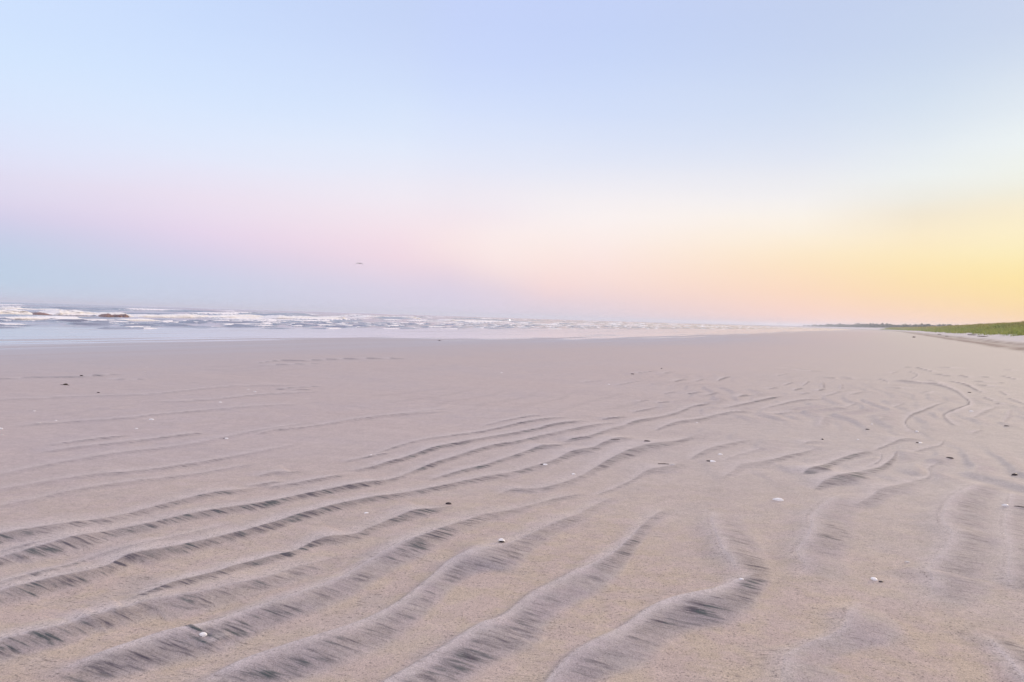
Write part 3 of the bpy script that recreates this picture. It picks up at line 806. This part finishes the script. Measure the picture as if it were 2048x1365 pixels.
def sea_surface(SS, NS):
    hz = np.full(SS.shape, -0.10)
    foam = np.zeros(SS.shape)
    rows = []
    n_ = 44.6
    while n_ < 72:
        rows.append((n_, 0.09 + 0.10 * ws.rand(), 0.20, 1.2, 7, 0.6)); n_ += 1.7 + 1.8 * ws.rand()
    while n_ < 135:
        rows.append((n_, 0.17 + 0.17 * ws.rand(), 0.7, 2.8, 26, 0.85)); n_ += 4.0 + 4.5 * ws.rand()
    while n_ < 420:
        rows.append((n_, 0.38 + 0.28 * ws.rand(), 1.5, 6.5, 50, 0.3)); n_ += 16 + 16 * ws.rand()
    while n_ < 2500:
        rows.append((n_, 0.5 + 0.4 * ws.rand(), 4.0, 12, 120, 0.05)); n_ += 45 + 50 * ws.rand()
    ones = SS * 0
    for i, (n0, A, wf, wb, wl, pf) in enumerate(rows):
        c = n0 + 0.035 * wl * row_noise(SS[:, :1], wl * 2.0, 100 + i) + 0.012 * wl * row_noise(SS[:, :1], wl * 0.5, 300 + i)
        gate = smooth01(-0.55, 0.55, row_noise(SS[:, :1], wl, 500 + i))
        brk = smooth01(0.45 - pf, 0.75 - pf * 0.6, row_noise(SS[:, :1], wl * 0.8, 700 + i))
        d = NS - c
        g = np.where(d < 0, np.exp(-(d / wf) ** 2), np.exp(-np.abs(d / wb) ** 1.4))
        hz += A * gate * g
        foam = np.maximum(foam, gate * brk * np.where(d < 0, np.exp(-(d / (1.1 * wf)) ** 2), np.exp(-(d / (0.45 * wb)) ** 2)))
        if n0 < 72:                                            # spent foam trailing behind the small waves
            foam = np.maximum(foam, 0.42 * gate * brk * np.where(d < 0, 0, np.exp(-(d / (1.6 * wb)) ** 2)))
    hz += 0.02 * smooth01(43, 60, NS) * Waves(3.0, 9, 900)(SS, NS)
    hz = np.where(NS < 44.4, hz - 0.12 * (44.4 - NS), hz)
    return hz, foam


SZ, FO = sea_surface(SS, NS)
shore = 1.8 * row_noise(SS, 60, 950) + 0.5 * row_noise(SS, 15, 951)
sx, sy = from_sn(SS, NS + shore * (1 - smooth01(45, 90, NS)))
sea = mesh_obj('sea', np.stack([sx.ravel(), sy.ravel(), SZ.ravel()], 1), grid_faces(len(ss), len(ns))[:, ::-1], M_WATER)
add_attr(sea, 'foam', FO.ravel())
tag(sea, kind='structure')


# breaking waves: lumpy rolls of foam, each its own thing
def sea_point(x, n0):
    """where the vertical plane through photograph column x crosses the line n = n0 off the shore"""
    v = ray(x, 640)
    lo, hi = 5.0, 4000.0
    for _ in range(60):
        mid = 0.5 * (lo + hi)
        if to_sn(v[0] * mid, v[1] * mid)[1] < n0:
            lo = mid
        else:
            hi = mid
    return to_sn(v[0] * lo, v[1] * lo)[0]


def roll(name, x0, x1, n0, hgt_, depth, mat, seed, label=None, parent=None, lump=0.5, z0=-0.15, n1=None, arch=False):
    s0, s1 = sea_point(x0, n0), sea_point(x1, n0 if n1 is None else n1)
    ns_ = int(max(24, min(420, abs(s1 - s0) / 0.16)))
    k = 26
    vs = []
    for i in range(ns_):
        t = i / (ns_ - 1)
        s = s0 + (s1 - s0) * t
        nc = n0 + ((n1 or n0) - n0) * t
        env_ = min(1, t / 0.10, (1 - t) / 0.10) ** 0.6 if 0 < t < 1 else 0.0
        if arch:
            env_ = max(0.0, math.sin(math.pi * t)) ** 0.7
        env_ *= 0.72 + 0.42 * mnoise.noise((s * 0.22, seed, 0.3))
        for j in range(k):
            a = math.pi * (j / (k - 1))
            # front (towards the shore) steep and tumbling, back gently sloping
            c, q = math.cos(a), math.sin(a)
            dn = -c * depth * (0.55 if c > 0 else 1.5)
            z = q ** 0.7 * hgt_ * env_
            f = mnoise.fractal((s * 0.9, dn * 1.4 + seed * 7.1, z * 2.2), 0.8, 2.1, 4)
            f2 = mnoise.noise((s * 2.6, dn * 3.1 + seed, z * 4.0))
            w_ = q * env_
            z += w_ * hgt_ * lump * (0.45 * f + 0.25 * f2)
            dn += w_ * depth * lump * 0.8 * f
            x_, y_ = from_sn(s, nc + 0.35 * math.sin(s * 0.11 + seed) + dn)
            vs.append((x_, y_, z0 + max(0.0, z)))
    o = mesh_obj(name, np.array(vs), grid_faces(ns_, k), mat, parent=parent)
    if label:
        tag(o, label, 'wave', 'breaking waves in the surf')
    return o


w1 = roll('breaking_wave', -90, 62, 90, 0.90, 2.4, M_FOAM, 1, 'cream foaming breaker at the left edge, left of the dark brown curling lip', z0=-0.12)
w2 = roll('breaking_wave', 92, 258, 92, 0.85, 2.4, M_FOAM, 2, 'big cream tumbling breaker just right of the dark brown curling lip', z0=-0.12)
w3 = roll('breaking_wave', 258, 520, 93, 0.72, 2.0, M_FOAM, 3, 'long low white breaker running right from the brown hollows', z0=-0.12)
w4 = roll('breaking_wave', 540, 690, 96, 0.85, 2.4, M_FOAM, 4, 'thick white breaker midway between the brown hollows and the white buoy', z0=-0.12)
w5 = roll('breaking_wave', -90, 136, 150, 0.62, 1.2, M_FOAM, 5, 'thin white line of a wave breaking farthest out at the left edge', lump=.25, z0=-0.1)
w6 = roll('breaking_wave', 722, 838, 160, 0.85, 3.0, M_FOAM, 6, 'white wave breaking far out below and right of the flying gull', z0=-0.1)
w7 = roll('breaking_wave', 440, 640, 118, 0.48, 1.2, M_FOAM, 7, 'narrow white crest directly behind the thick white breaker', lump=.3, z0=-0.1)
w8 = roll('breaking_wave', -90, 330, 68, 0.24, 0.8, M_FOAM, 8, 'thin white inshore wave nearest the beach at left, below the cream breakers', lump=.4, z0=-0.1)
w9 = roll('breaking_wave', 880, 1010, 110, 0.50, 2.4, M_FOAM, 9, 'pale white breaker just left of the round white buoy', z0=-0.1)
roll('curling_lip', 58, 110, 89.0, 0.58, 1.1, M_BROWN, 21, parent=w1, arch=True, lump=.5, z0=-0.1)['label'] = 'dark brown glassy lip of the wave'
for q_, (a_, b_) in enumerate(((205, 222), (227, 237), (242, 253))):  # lumps whose dark brown colour stands in for the shaded hollows
    roll('hollow_face', a_, b_, 89.6, 0.50, 1.0, M_BROWN, 22 + q_, parent=w2, arch=True, lump=.4, z0=-0.1)['label'] = 'brown shaded hollow under the breaking crest'

# ------------------------------------------------------------------ dune grass
def make_dune_grass():
    vs, fs, dry = [], [], []
    r = random.Random(3)
    tufts = []
    for s0, s1, n_ in ((35, 130, 5200), (130, 260, 6000), (260, 480, 5200), (480, 1100, 4200)):
        for _ in range(n_):
            s = r.uniform(s0, s1)
            mi_ = 19.6 + 22 * r.random() ** 1.15 + 0.9 * math.sin(s * 0.21) + 0.7 * math.sin(s * 0.53 + 1)
            tufts.append((s, mi_, 1.0 + (s / 420)))
    for s in np.linspace(40, 420, 260):                            # runners creeping down the slope
        if r.random() < 0.55:
            for q in range(3):
                tufts.append((s + r.uniform(-.6, .6), 19.4 - r.random() * 2.4, 0.8))
    for s, mi_, big in tufts:
        x, y = from_sn(s, -mi_)
        z = float(base_height(np.array([x]), np.array([y]))[0])
        hgt_ = r.uniform(0.45, 0.95) * (0.75 if mi_ < 21 else 1)
        d = min(1.0, max(0.0, (mi_ - 23) / 11)) * 0.75 + r.uniform(-.15, .2)
        for b_ in range(7):
            a = r.uniform(0, 6.283)
            w = r.uniform(0.03, 0.065) * big
            l = r.uniform(0.15, 0.5)
            bx, by = x + r.gauss(0, .22) * big, y + r.gauss(0, .22) * big
            ca, sa = math.cos(a), math.sin(a)
            h_ = hgt_ * r.uniform(.6, 1.1)
            i = len(vs)
            vs += [(bx - sa * w, by + ca * w, z - .08), (bx + sa * w, by - ca * w, z - .08),
                   (bx + ca * l * .35 - sa * w * .8, by + sa * l * .35 + ca * w * .8, z + h_ * .6), (bx + ca * l * .35 + sa * w * .8, by + sa * l * .35 - ca * w * .8, z + h_ * .6),
                   (bx + ca * l, by + sa * l, z + h_)]
            fs += [(i, i + 1, i + 3), (i, i + 3, i + 2), (i + 2, i + 3, i + 4)]
            dry += [d] * 5
    o = mesh_obj('dune_grass', np.array(vs), np.array(fs, dtype=np.int32), M_GRASS, smooth=False)
    add_attr(o, 'dry', np.clip(dry, 0, 1))
    return tag(o, 'green marram grass covering the long dune at the right', 'grass', kind='stuff')


make_dune_grass()


# ------------------------------------------------------------------ the far wood on the point
def make_wood():
    vs, fs = [], []
    r = random.Random(8)
    ico = [(0, 0, 1), (.894, 0, .447), (.276, .851, .447), (-.724, .526, .447), (-.724, -.526, .447), (.276, -.851, .447),
           (.724, .526, -.447), (-.276, .851, -.447), (-.894, 0, -.447), (-.276, -.851, -.447), (.724, -.526, -.447), (0, 0, -1)]
    icf = [(0, 1, 2), (0, 2, 3), (0, 3, 4), (0, 4, 5), (0, 5, 1), (1, 6, 2), (2, 7, 3), (3, 8, 4), (4, 9, 5), (5, 10, 1),
           (2, 6, 7), (3, 7, 8), (4, 8, 9), (5, 9, 10), (1, 10, 6), (6, 11, 7), (7, 11, 8), (8, 11, 9), (9, 11, 10), (10, 11, 6)]
    for _ in range(1300):
        s = r.uniform(1050, 2800)
        mi_ = r.uniform(45, 160)
        x, y = from_sn(s, -mi_)
        z = float(base_height(np.array([x]), np.array([y]))[0])
        ht = r.uniform(4.5, 8.5) * (0.55 + 0.55 * min(1, (s - 900) / 1500)) * (1 + 0.35 * math.sin(s * .013) * math.sin(s * .041)) * (1 - 0.75 * max(0.0, min(1.0, (s - 2000) / 800)))
        for c in range(10):                                        # clumps of leaves through the crown
            cr_ = ht * r.uniform(.12, .26)
            ox, oy, oz = r.gauss(0, ht * .28), r.gauss(0, ht * .28), ht * r.uniform(.15, .95)
            i = len(vs)
            for v in ico:
                k = cr_ * r.uniform(.6, 1.3)
                vs.append((x + ox + v[0] * k, y + oy + v[1] * k, z + oz + v[2] * k * .8))
            fs += [(a + i, b + i, c_ + i) for a, b, c_ in icf]
    o = mesh_obj('far_wood', np.array(vs), np.array(fs, dtype=np.int32), M_LEAF, smooth=False)
    return tag(o, 'hazy blue grey wood along the far shore', 'trees', kind='stuff')


make_wood()


# ------------------------------------------------------------------ shells and other things lying on the sand
def shell_mesh(length, width, height, thick, seed, ribs=0.05, pointed=0.0):
    """one valve of a shell, domed, lying hollow side down, umbo at -y"""
    r = random.Random(seed)
    na, nr_ = 28, 7
    vs, fs = [], []
    wob_ = [1 + 0.05 * r.uniform(-1, 1) for _ in range(na)]
    for layer in (0, 1):
        for i in range(nr_ + 1):
            q = i / nr_
            for j in range(na):
                a = 2 * math.pi * j / na
                ox = math.cos(a) * length / 2 * (1 - pointed * max(0, -math.cos(a)) * abs(math.sin(a)))
                oy = math.sin(a) * width / 2 * (1 - pointed * 0.55 * max(0, -math.cos(a)) ** 0.5)
                cx_, cy_ = -0.08 * length, -0.12 * width
                z = height * math.sqrt(max(0, 1 - q ** 2.2)) * (1 + ribs * math.cos(q * 26) * q)
                k = wob_[j] if q > .6 else 1
                x, y = cx_ * (1 - q) + ox * q * k, cy_ * (1 - q) + oy * q * k
                if layer:
                    z = max(0.0, z - thick * (1 if q < 1 else 0.3)); x *= 1 - thick / length; y *= 1 - thick / width
                vs.append((x, y, z))
    def idx(l, i, j):
        return l * (nr_ + 1) * na + i * na + j % na
    for l in (0, 1):
        for i in range(nr_):
            for j in range(na):
                f = [idx(l, i, j), idx(l, i, j + 1), idx(l, i + 1, j + 1), idx(l, i + 1, j)]
                fs.append(f if l == 1 else f[::-1])
    for j in range(na):
        fs.append([idx(0, nr_, j), idx(0, nr_, j + 1), idx(1, nr_, j + 1), idx(1, nr_, j)])
    return vs, fs


def pebble_mesh(lx, ly, lz, seed):
    vs, fs = [], []
    nu, nv_ = 14, 8
    for i in range(nv_ + 1):
        th = math.pi * i / nv_
        for j in range(nu):
            a = 2 * math.pi * j / nu
            d = Vector((math.sin(th) * math.cos(a), math.sin(th) * math.sin(a), math.cos(th)))
            k = 1 + 0.28 * mnoise.noise(d * 1.6 + Vector((seed * 3.1, 0, 0)))
            vs.append((d.x * lx / 2 * k, d.y * ly / 2 * k, d.z * lz / 2 * k + lz * .3))
    for i in range(nv_):
        for j in range(nu):
            fs.append([i * nu + j, (i + 1) * nu + j, (i + 1) * nu + (j + 1) % nu, i * nu + (j + 1) % nu])
    return vs, fs


def strand_mesh(length, rad, seed, bend=0.15, n=14, k=7):
    """a thin tapering strand or stick lying along x"""
    r = random.Random(seed)
    p1, p2 = r.uniform(0, 6), r.uniform(0.8, 1.6)
    vs, fs = [], []
    for i in range(n):
        t = i / (n - 1)
        x = (t - .5) * length
        y = bend * length * math.sin(t * 3.14 * p2 + p1) * .5
        rd = rad * (0.25 + 0.75 * math.sin(math.pi * min(.96, t * .8 + .16))) * (1 + .2 * r.uniform(-1, 1))
        for j in range(k):
            a = 2 * math.pi * j / k
            vs.append((x, y + math.cos(a) * rd, max(-.3 * rad, rad * .55 + math.sin(a) * rd * .8)))
    for i in range(n - 1):
        for j in range(k):
            fs.append([i * k + j, i * k + (j + 1) % k, (i + 1) * k + (j + 1) % k, (i + 1) * k + j])
    fs.append(list(range(k))[::-1])
    fs.append([(n - 1) * k + j for j in range(k)])
    return vs, fs


def lay(name, mesh, mat, x, y, rotz, label, cat, group, tilt=(0, 0), lift=0.0):
    p, dist = hit(x, y)
    o = mesh_obj(name, np.array(mesh[0]), mesh[1], mat)
    o.location = (p[0], p[1], sand_z(p[0], p[1]) + lift)
    o.rotation_euler = (tilt[0], tilt[1], rotz)
    tag(o, label, cat, group)
    return o


def px(x, y, n):
    return n * hit(x, y)[1] / FPX


GS, GD = 'white shells scattered on the sand', 'dark bits lying on the sand'
# x, y, width px, height px, rotation, kind, label
SHELLS = [
    (406, 1282, 15, 9, .2, 'open', 'bright white clam shell propped in black sand at the lower left'),
    (1003, 1091, 15, 5, -.1, 'arch', 'white arched shell with dark hollow underneath, lower centre of the beach'),
    (733, 1027, 10, 4, .4, 'flat', 'small white shell chip just below the long purple ripple, left of the black mussel'),
    (1483, 1166, 9, 4, 0, 'flat', 'small white oval shell beside the darkest black sand patch'),
    (1556, 1001, 24, 7, -.12, 'long', 'long pointed white razor shell lying alone right of centre'),
    (2010, 1016, 13, 6, -.25, 'long', 'white curved shell near the right edge with a dark strand trailing from it'),
    (1748, 1160, 13, 6, -.5, 'open', 'tilted white shell with a dark inside, beside a black chip at the lower right'),
    (1815, 1126, 11, 3, -.4, 'sliver', 'thin cream shell sliver up and right of the tilted white shell'),
    (1441, 910, 10, 4, 0, 'flat', 'clean white oval shell just above the pale shell with dark ends'),
    (1425, 925, 14, 5, -.1, 'two', 'pale shell with dark ends just below the clean white oval shell'),
    (1346, 933, 13, 4, -.1, 'sliver', 'narrow pale shell at the end of a dark twig right of centre'),
    (1090, 932, 12, 4, .1, 'two', 'bright white narrow shell with a dark tail on its left, on a ripple crest at centre'),
    (1147, 951, 9, 5, 0, 'flat', 'round white shell below the bright narrow shell with the dark tail'),
    (1716, 880, 5, 2.4, 0, 'flat', 'tiny white shell right of the black pebble and left of the S shaped ripple'),
    (1744, 849, 4, 2.6, 0, 'flat', 'tiny white shell just above a black sliver near the S shaped ripple'),
    (1834, 864, 7, 3, 0, 'flat', 'small white shell at the lower end of the S shaped ripple'),
    (1840, 887, 9, 3, 0, 'two', 'white shell with dark points on both sides below the S shaped ripple'),
    (1943, 824, 8, 3, -.1, 'flat', 'white shell right of the S shaped ripple near the right edge'),
    (1218, 769, 5, 3, 0, 'flat', 'lone white shell far out on the smooth sand right of centre'),
    (1394, 845, 5, 2, 0, 'flat', 'tiny white shell on a ripple in the middle distance, up from the clean oval shell'),
    (1003, 746, 5, 2.5, .3, 'flat', 'lone tiny white shell on the smooth sand at the centre of the beach'),
    (453, 879, 8, 4, 0, 'two', 'white shell with a dark speck on its left, on the smooth sand at left'),
    (303, 841, 11, 4, 0, 'long', 'brightest long white shell on the smooth sand at left'),
    (273, 858, 6, 3, 0, 'flat', 'pale shell beside a tiny chip, below the brightest long white shell'),
    (78, 847, 8, 3.5, 0, 'worn', 'worn grey white shell near the left edge, left of a smaller white one'),
    (112, 842, 5, 2.5, 0, 'flat', 'small white shell just right of the worn grey white shell'),
    (2, 858, 9, 4, -.2, 'long', 'white shell cut by the left edge of the picture'),
    (5, 870, 5, 3, 0, 'worn', 'little pale shell at the left edge just under the cut white shell'),
    (69, 823, 5, 2.5, 0, 'flat', 'small white shell above the worn grey white shell near the left edge'),
    (441, 805, 7, 2.6, 0, 'flat', 'white shell on smooth sand, left of the pair of shells farther up'),
    (510, 784, 7, 2.6, .1, 'long', 'larger white shell of the close pair on the smooth sand left of centre'),
    (497, 779, 3.5, 2, 0, 'flat', 'smaller shell of the close pair on the smooth sand left of centre'),
    (289, 744, 5, 2.2, 0, 'worn', 'pale shell on damp sand near the water, the lower of two in a column'),
    (293, 735, 4, 2, 0, 'worn', 'pale shell on damp sand near the water, the upper of two in a column'),
    (742, 911, 5, 2.4, .3, 'flat', 'tiny white shell above the upper end of the dark purple ripples'),
    (1143, 750, 4, 2, 0, 'worn', 'faint pale shell far out on smooth sand, right of the lone tiny shell'),
    (233, 775, 4, 1.8, 0, 'worn', 'faint pale shell on smooth sand, right of the black pebble at left'),
]
for i, (x, y, w, h, rz, kind, label) in enumerate(SHELLS):
    W_, H_ = px(x, y, w * .88), px(x, y, h)
    mt = M_PALE if kind in ('worn', 'sliver') else M_SHELL
    if kind == 'open':
        ms = shell_mesh(W_, W_ * .72, W_ * .22, W_ * .05, i, pointed=.25)
        o = lay('sea_shell', ms, mt, x, y, rz, label, 'shell', GS, tilt=(.50, .12), lift=W_ * .14)
    elif kind == 'arch':
        ms = shell_mesh(W_, W_ * .75, W_ * .42, W_ * .07, i)
        o = lay('sea_shell', ms, mt, x, y, rz, label, 'shell', GS, tilt=(-.55, 0), lift=W_ * .13)
    elif kind in ('long', 'sliver'):
        ms = shell_mesh(W_, W_ * .5, max(H_ * .5, W_ * .09), W_ * .03, i, pointed=.55)
        o = lay('sea_shell', ms, mt, x, y, rz, label, 'shell', GS, tilt=(.16, 0), lift=W_ * .03)
    else:
        ms = shell_mesh(W_, W_ * .75, max(H_ * .35, W_ * .11), W_ * .05, i)
        o = lay('sea_shell', ms, mt, x, y, rz, label, 'shell', GS, tilt=(.12, 0), lift=W_ * .015)
    if kind in ('two', 'open', 'arch'):  # dark lump: skin at the side, hollow shade as colour under propped shells
        d = pebble_mesh(W_ * .75, W_ * .4, W_ * .16, i) if kind == 'two' else pebble_mesh(W_ * .55, W_ * .4, W_ * .14, i)
        c = mesh_obj('skin_and_shade', np.array(d[0]), d[1], M_DARK, parent=o)
        c.location = (-W_ * .55, 0, 0) if kind == 'two' else (0, -W_ * .16, -W_ * .04)
        c['label'] = 'dark skin and painted hollow shade on the shell'

DARK = [
    (897, 1009, 13, 6, 'mussel', 'glossy black mussel shell at the centre of the beach, between the ripples'),
    (1762, 1164, 9, 3, 'chip', 'black chip just right of the tilted white shell at lower right'),
    (1294, 887, 13, 3, 'sliver', 'dark sliver at centre right, up from the narrow pale shell'),
    (1231, 884, 18, 1.6, 'strand', 'thin curved dark strand lying along a ripple right of centre'),
    (1327, 931, 22, 2.4, 'strand', 'dark twig left of the narrow pale shell'),
    (1645, 880, 6, 3, 'chip', 'small black pebble left of the tiny white shell, below the S shaped ripple'),
    (1735, 861, 8, 2.2, 'sliver', 'black sliver just below the tiny white shell beside the S shaped ripple'),
    (1899, 920, 14, 3.4, 'sliver', 'black pointed sliver lying alone at right, between the S ripple and the curved shell'),
    (2029, 951, 12, 4, 'mussel', 'black mussel fragment near the right edge, above the white curved shell'),
    (2013, 854, 9, 2, 'sliver', 'faint brown sliver near the right edge, below the white shell right of the S ripple'),
    (1939, 786, 6, 2, 'chip', 'tiny black chip on the far side of the S shaped ripple'),
    (1265, 749, 7, 2.6, 'chip', 'dark pebble far out on smooth sand, right of the lone white shell'),
    (1323, 738, 4, 1.8, 'chip', 'tiny dark speck of shell farthest out right of the dark pebble'),
    (131, 770, 13, 3.4, 'weed', 'dark clump of seaweed on damp sand at left'),
    (197, 786, 5, 2.4, 'chip', 'black pebble right of and below the seaweed clump at left'),
    (163, 754, 6, 2, 'chip', 'dark bit above the seaweed clump at left, on a thin dark line'),
    (879, 682, 7, 1.8, 'weed', 'tiny dark bit at the edge of the wet shine left of centre'),
    (2040, 1018, 18, 2.4, 'strand', 'dark strand trailing from the white curved shell at the right edge'),
]
for i, (x, y, w, h, kind, label) in enumerate(DARK):
    W_, H_ = px(x, y, w), px(x, y, h)
    if kind == 'mussel':
        lay('mussel_shell', shell_mesh(W_, W_ * .55, W_ * .3, W_ * .05, 50 + i, pointed=.5), M_DARK, x, y, .1, label, 'shell', GD, tilt=(.1, 0))
    elif kind == 'sliver':
        lay('shell_sliver', shell_mesh(W_, W_ * .32, max(W_ * .12, H_ * .7), W_ * .03, 50 + i, pointed=.6), M_DARK, x, y, -.1, label, 'shell', GD)
    elif kind == 'strand':
        lay('seaweed_strand', strand_mesh(W_, max(H_ * .45, .004), 50 + i), M_WEED, x, y, -.12, label, 'seaweed', GD)
    elif kind == 'weed':
        ms = pebble_mesh(W_ * .55, W_ * .4, H_, 50 + i)
        o = lay('seaweed_clump', ms, M_WEED, x, y, 0, label, 'seaweed', GD)
        for q in range(3):
            sv_ = strand_mesh(W_ * .8, H_ * .16, 80 + q, .4)
            c = mesh_obj('frond', np.array(sv_[0]), sv_[1], M_WEED, parent=o)
            c.location = (W_ * (.35 - .3 * q), W_ * .05 * q, 0)
            c.rotation_euler = (0, 0, .5 * q - .4)
    else:
        lay('dark_pebble', pebble_mesh(W_, W_ * .7, max(H_ * .7, W_ * .25), 50 + i), M_DARK, x, y, .3 * i, label, 'pebble', GD)

# driftwood below the dune
for i, (x, y, w, t_, rz, label) in enumerate((
        (1945, 671, 15, 1.7, -.2, 'dark driftwood log just below the grass edge of the dune, above the longer log'),
        (1968, 674, 20, 1.4, -.1, 'longer dark driftwood log with a thick end, lowest under the dune at right'),
        (1894, 673.5, 5, 1.2, .1, 'short driftwood stub on the pale sand left of the two logs'),
        (1828, 675.5, 5, 2.0, .3, 'dark driftwood lump at the top of the brown scarp line, farthest left'),
        (1879, 669.5, 6, 1.0, .1, 'small driftwood stick close under the grass, above the short stub'))):
    p, dist = hit(x, y)
    L_, R_ = w * dist / FPX, t_ * dist / FPX
    ms = strand_mesh(L_, R_ * .6, 200 + i, .08, 16, 9)
    o = mesh_obj('driftwood_log', np.array(ms[0]), ms[1], M_WOOD)
    o.location = (p[0], p[1], base_height(p[0], p[1]) + 0.02)
    o.rotation_euler = (0, 0, rz - 0.5)
    tag(o, label, 'driftwood', 'driftwood under the dune')
    br = strand_mesh(L_ * .3, R_ * .22, 230 + i, .2, 10, 6)
    c = mesh_obj('branch_stub', np.array(br[0]), br[1], M_WOOD, parent=o)
    c.location = (L_ * .22, R_ * .3, R_ * .5)
    c.rotation_euler = (0, -.6, .9)

# ------------------------------------------------------------------ gull in flight
def gull():
    dist = 126.0
    c = np.array([0, 0, H]) + ray(719.6, 527.5) * dist
    root = bpy.data.objects.new('gull', None)
    COL.objects.link(root)
    root.location = c
    root.rotation_euler = (0, 0, math.radians(15))
    tag(root, 'gull flying low over the sea with drooped wings', 'bird')
    vs, fs = [], []
    prof_ = [(-.30, .012, .03), (-.22, .05, .0), (-.12, .075, -.005), (0, .085, 0), (.10, .07, .01), (.16, .05, .02), (.20, .045, .03), (.235, .03, .028), (.26, .012, .02), (.29, .003, .012)]
    k = 12
    for y, r_, z in prof_:
        for j in range(k):
            a = 2 * math.pi * j / k
            vs.append((r_ * math.cos(a), y, z + r_ * .85 * math.sin(a)))
    for i in range(len(prof_) - 1):
        for j in range(k):
            fs.append([i * k + j, i * k + (j + 1) % k, (i + 1) * k + (j + 1) % k, (i + 1) * k + j])
    mesh_obj('body', np.array(vs), fs, M_GULL, parent=root)
    for sgn in (-1, 1):
        st_ = [(.05, .05, .20, .02), (.20, .07, .22, .045), (.36, .06, .20, .05), (.50, .01, .16, .01), (.60, -.05, .10, -.06), (.68, -.12, .04, -.13)]
        v2, f2 = [], []
        if sgn > 0:
            st_ = [(a * .78, b, c_, d if i < 3 else d - .05) for i, (a, b, c_, d) in enumerate(st_)]
        for a, b, c_, d in st_:
            th = .045 * (1 - a) + .018
            v2 += [(sgn * a, b + c_ * .4, d), (sgn * a, b, d + th), (sgn * a, b - c_ * .6, d), (sgn * a, b, d - th * .4)]
        for i in range(len(st_) - 1):
            for j in range(4):
                f2.append([i * 4 + j, i * 4 + (j + 1) % 4, i * 4 + 4 + (j + 1) % 4, i * 4 + 4 + j])
        f2.append([(len(st_) - 1) * 4 + j for j in range(4)])
        mesh_obj('wing', np.array(v2), f2, M_GULL, parent=root)
    t_ = [(-.05, -.27, .03), (.05, -.27, .03), (.085, -.42, .03), (-.085, -.42, .03), (-.05, -.27, .02), (.05, -.27, .02), (.085, -.42, .022), (-.085, -.42, .022)]
    mesh_obj('tail', np.array(t_), [[0, 1, 2, 3], [7, 6, 5, 4], [0, 4, 5, 1], [1, 5, 6, 2], [2, 6, 7, 3], [3, 7, 4, 0]], M_GULL, parent=root)


gull()


# ------------------------------------------------------------------ white float beyond the surf
def buoy():
    v = ray(1019.7, 640.6)
    t_ = (H - 0.5) / -v[2]
    p = np.array([0, 0, H]) + v * t_
    root = bpy.data.objects.new('buoy', None)
    COL.objects.link(root)
    root.location = (p[0], p[1], 0.0)
    tag(root, 'buoy with a round white lamp beyond the surf at the centre of the sea', 'buoy')
    k = 3.2 * t_ / FPX
    vs, fs = pebble_mesh(1, 1, 1, 0)
    n_ = 16
    vs, fs = [], []
    for i in range(11):
        th = math.pi * i / 10
        for j in range(n_):
            a = 2 * math.pi * j / n_
            vs.append((k / 2 * math.sin(th) * math.cos(a), k / 2 * math.sin(th) * math.sin(a), .5 + k / 2 * math.cos(th)))
    for i in range(10):
        for j in range(n_):
            fs.append([i * n_ + j, (i + 1) * n_ + j, (i + 1) * n_ + (j + 1) % n_, i * n_ + (j + 1) % n_])
    mesh_obj('lamp', np.array(vs), fs, M_LAMP, parent=root)
    vs, fs = [], []
    for z, r_ in ((-.3, .42 * k), (.05, .4 * k), (.3, .12 * k)):
        for j in range(n_):
            a = 2 * math.pi * j / n_
            vs.append((r_ * math.cos(a), r_ * math.sin(a), z))
    for i in range(2):
        for j in range(n_):
            fs.append([i * n_ + j, i * n_ + (j + 1) % n_, (i + 1) * n_ + (j + 1) % n_, (i + 1) * n_ + j])
    mesh_obj('float', np.array(vs), fs, M_BUOY, parent=root)


buoy()

# ------------------------------------------------------------------ the sea air
HAZE = 0.00026
hz_m = bpy.data.materials.new('haze')
hz_m.use_nodes = True
ht_ = hz_m.node_tree
ht_.nodes.clear()
pv = N(ht_, 'ShaderNodeVolumePrincipled')
pv.inputs['Color'].default_value = (0.80, 0.86, 0.98, 1)
pv.inputs['Density'].default_value = HAZE
pv.inputs['Anisotropy'].default_value = 0.2
ho = N(ht_, 'ShaderNodeOutputMaterial')
ht_.links.new(pv.outputs[0], ho.inputs['Volume'])
a, zt, zb = 9000.0, 24.0, -8.0
hv = np.array([(sx_ * a, sy_ * a, z_) for z_ in (zb, zt) for sx_, sy_ in ((-1, -1), (1, -1), (1, 1), (-1, 1))])
hf = [[3, 2, 1, 0], [4, 5, 6, 7], [0, 1, 5, 4], [1, 2, 6, 5], [2, 3, 7, 6], [3, 0, 4, 7]]
haze = mesh_obj('haze', hv, hf, hz_m, smooth=False)
tag(haze, 'thin evening sea haze', 'haze', kind='stuff')
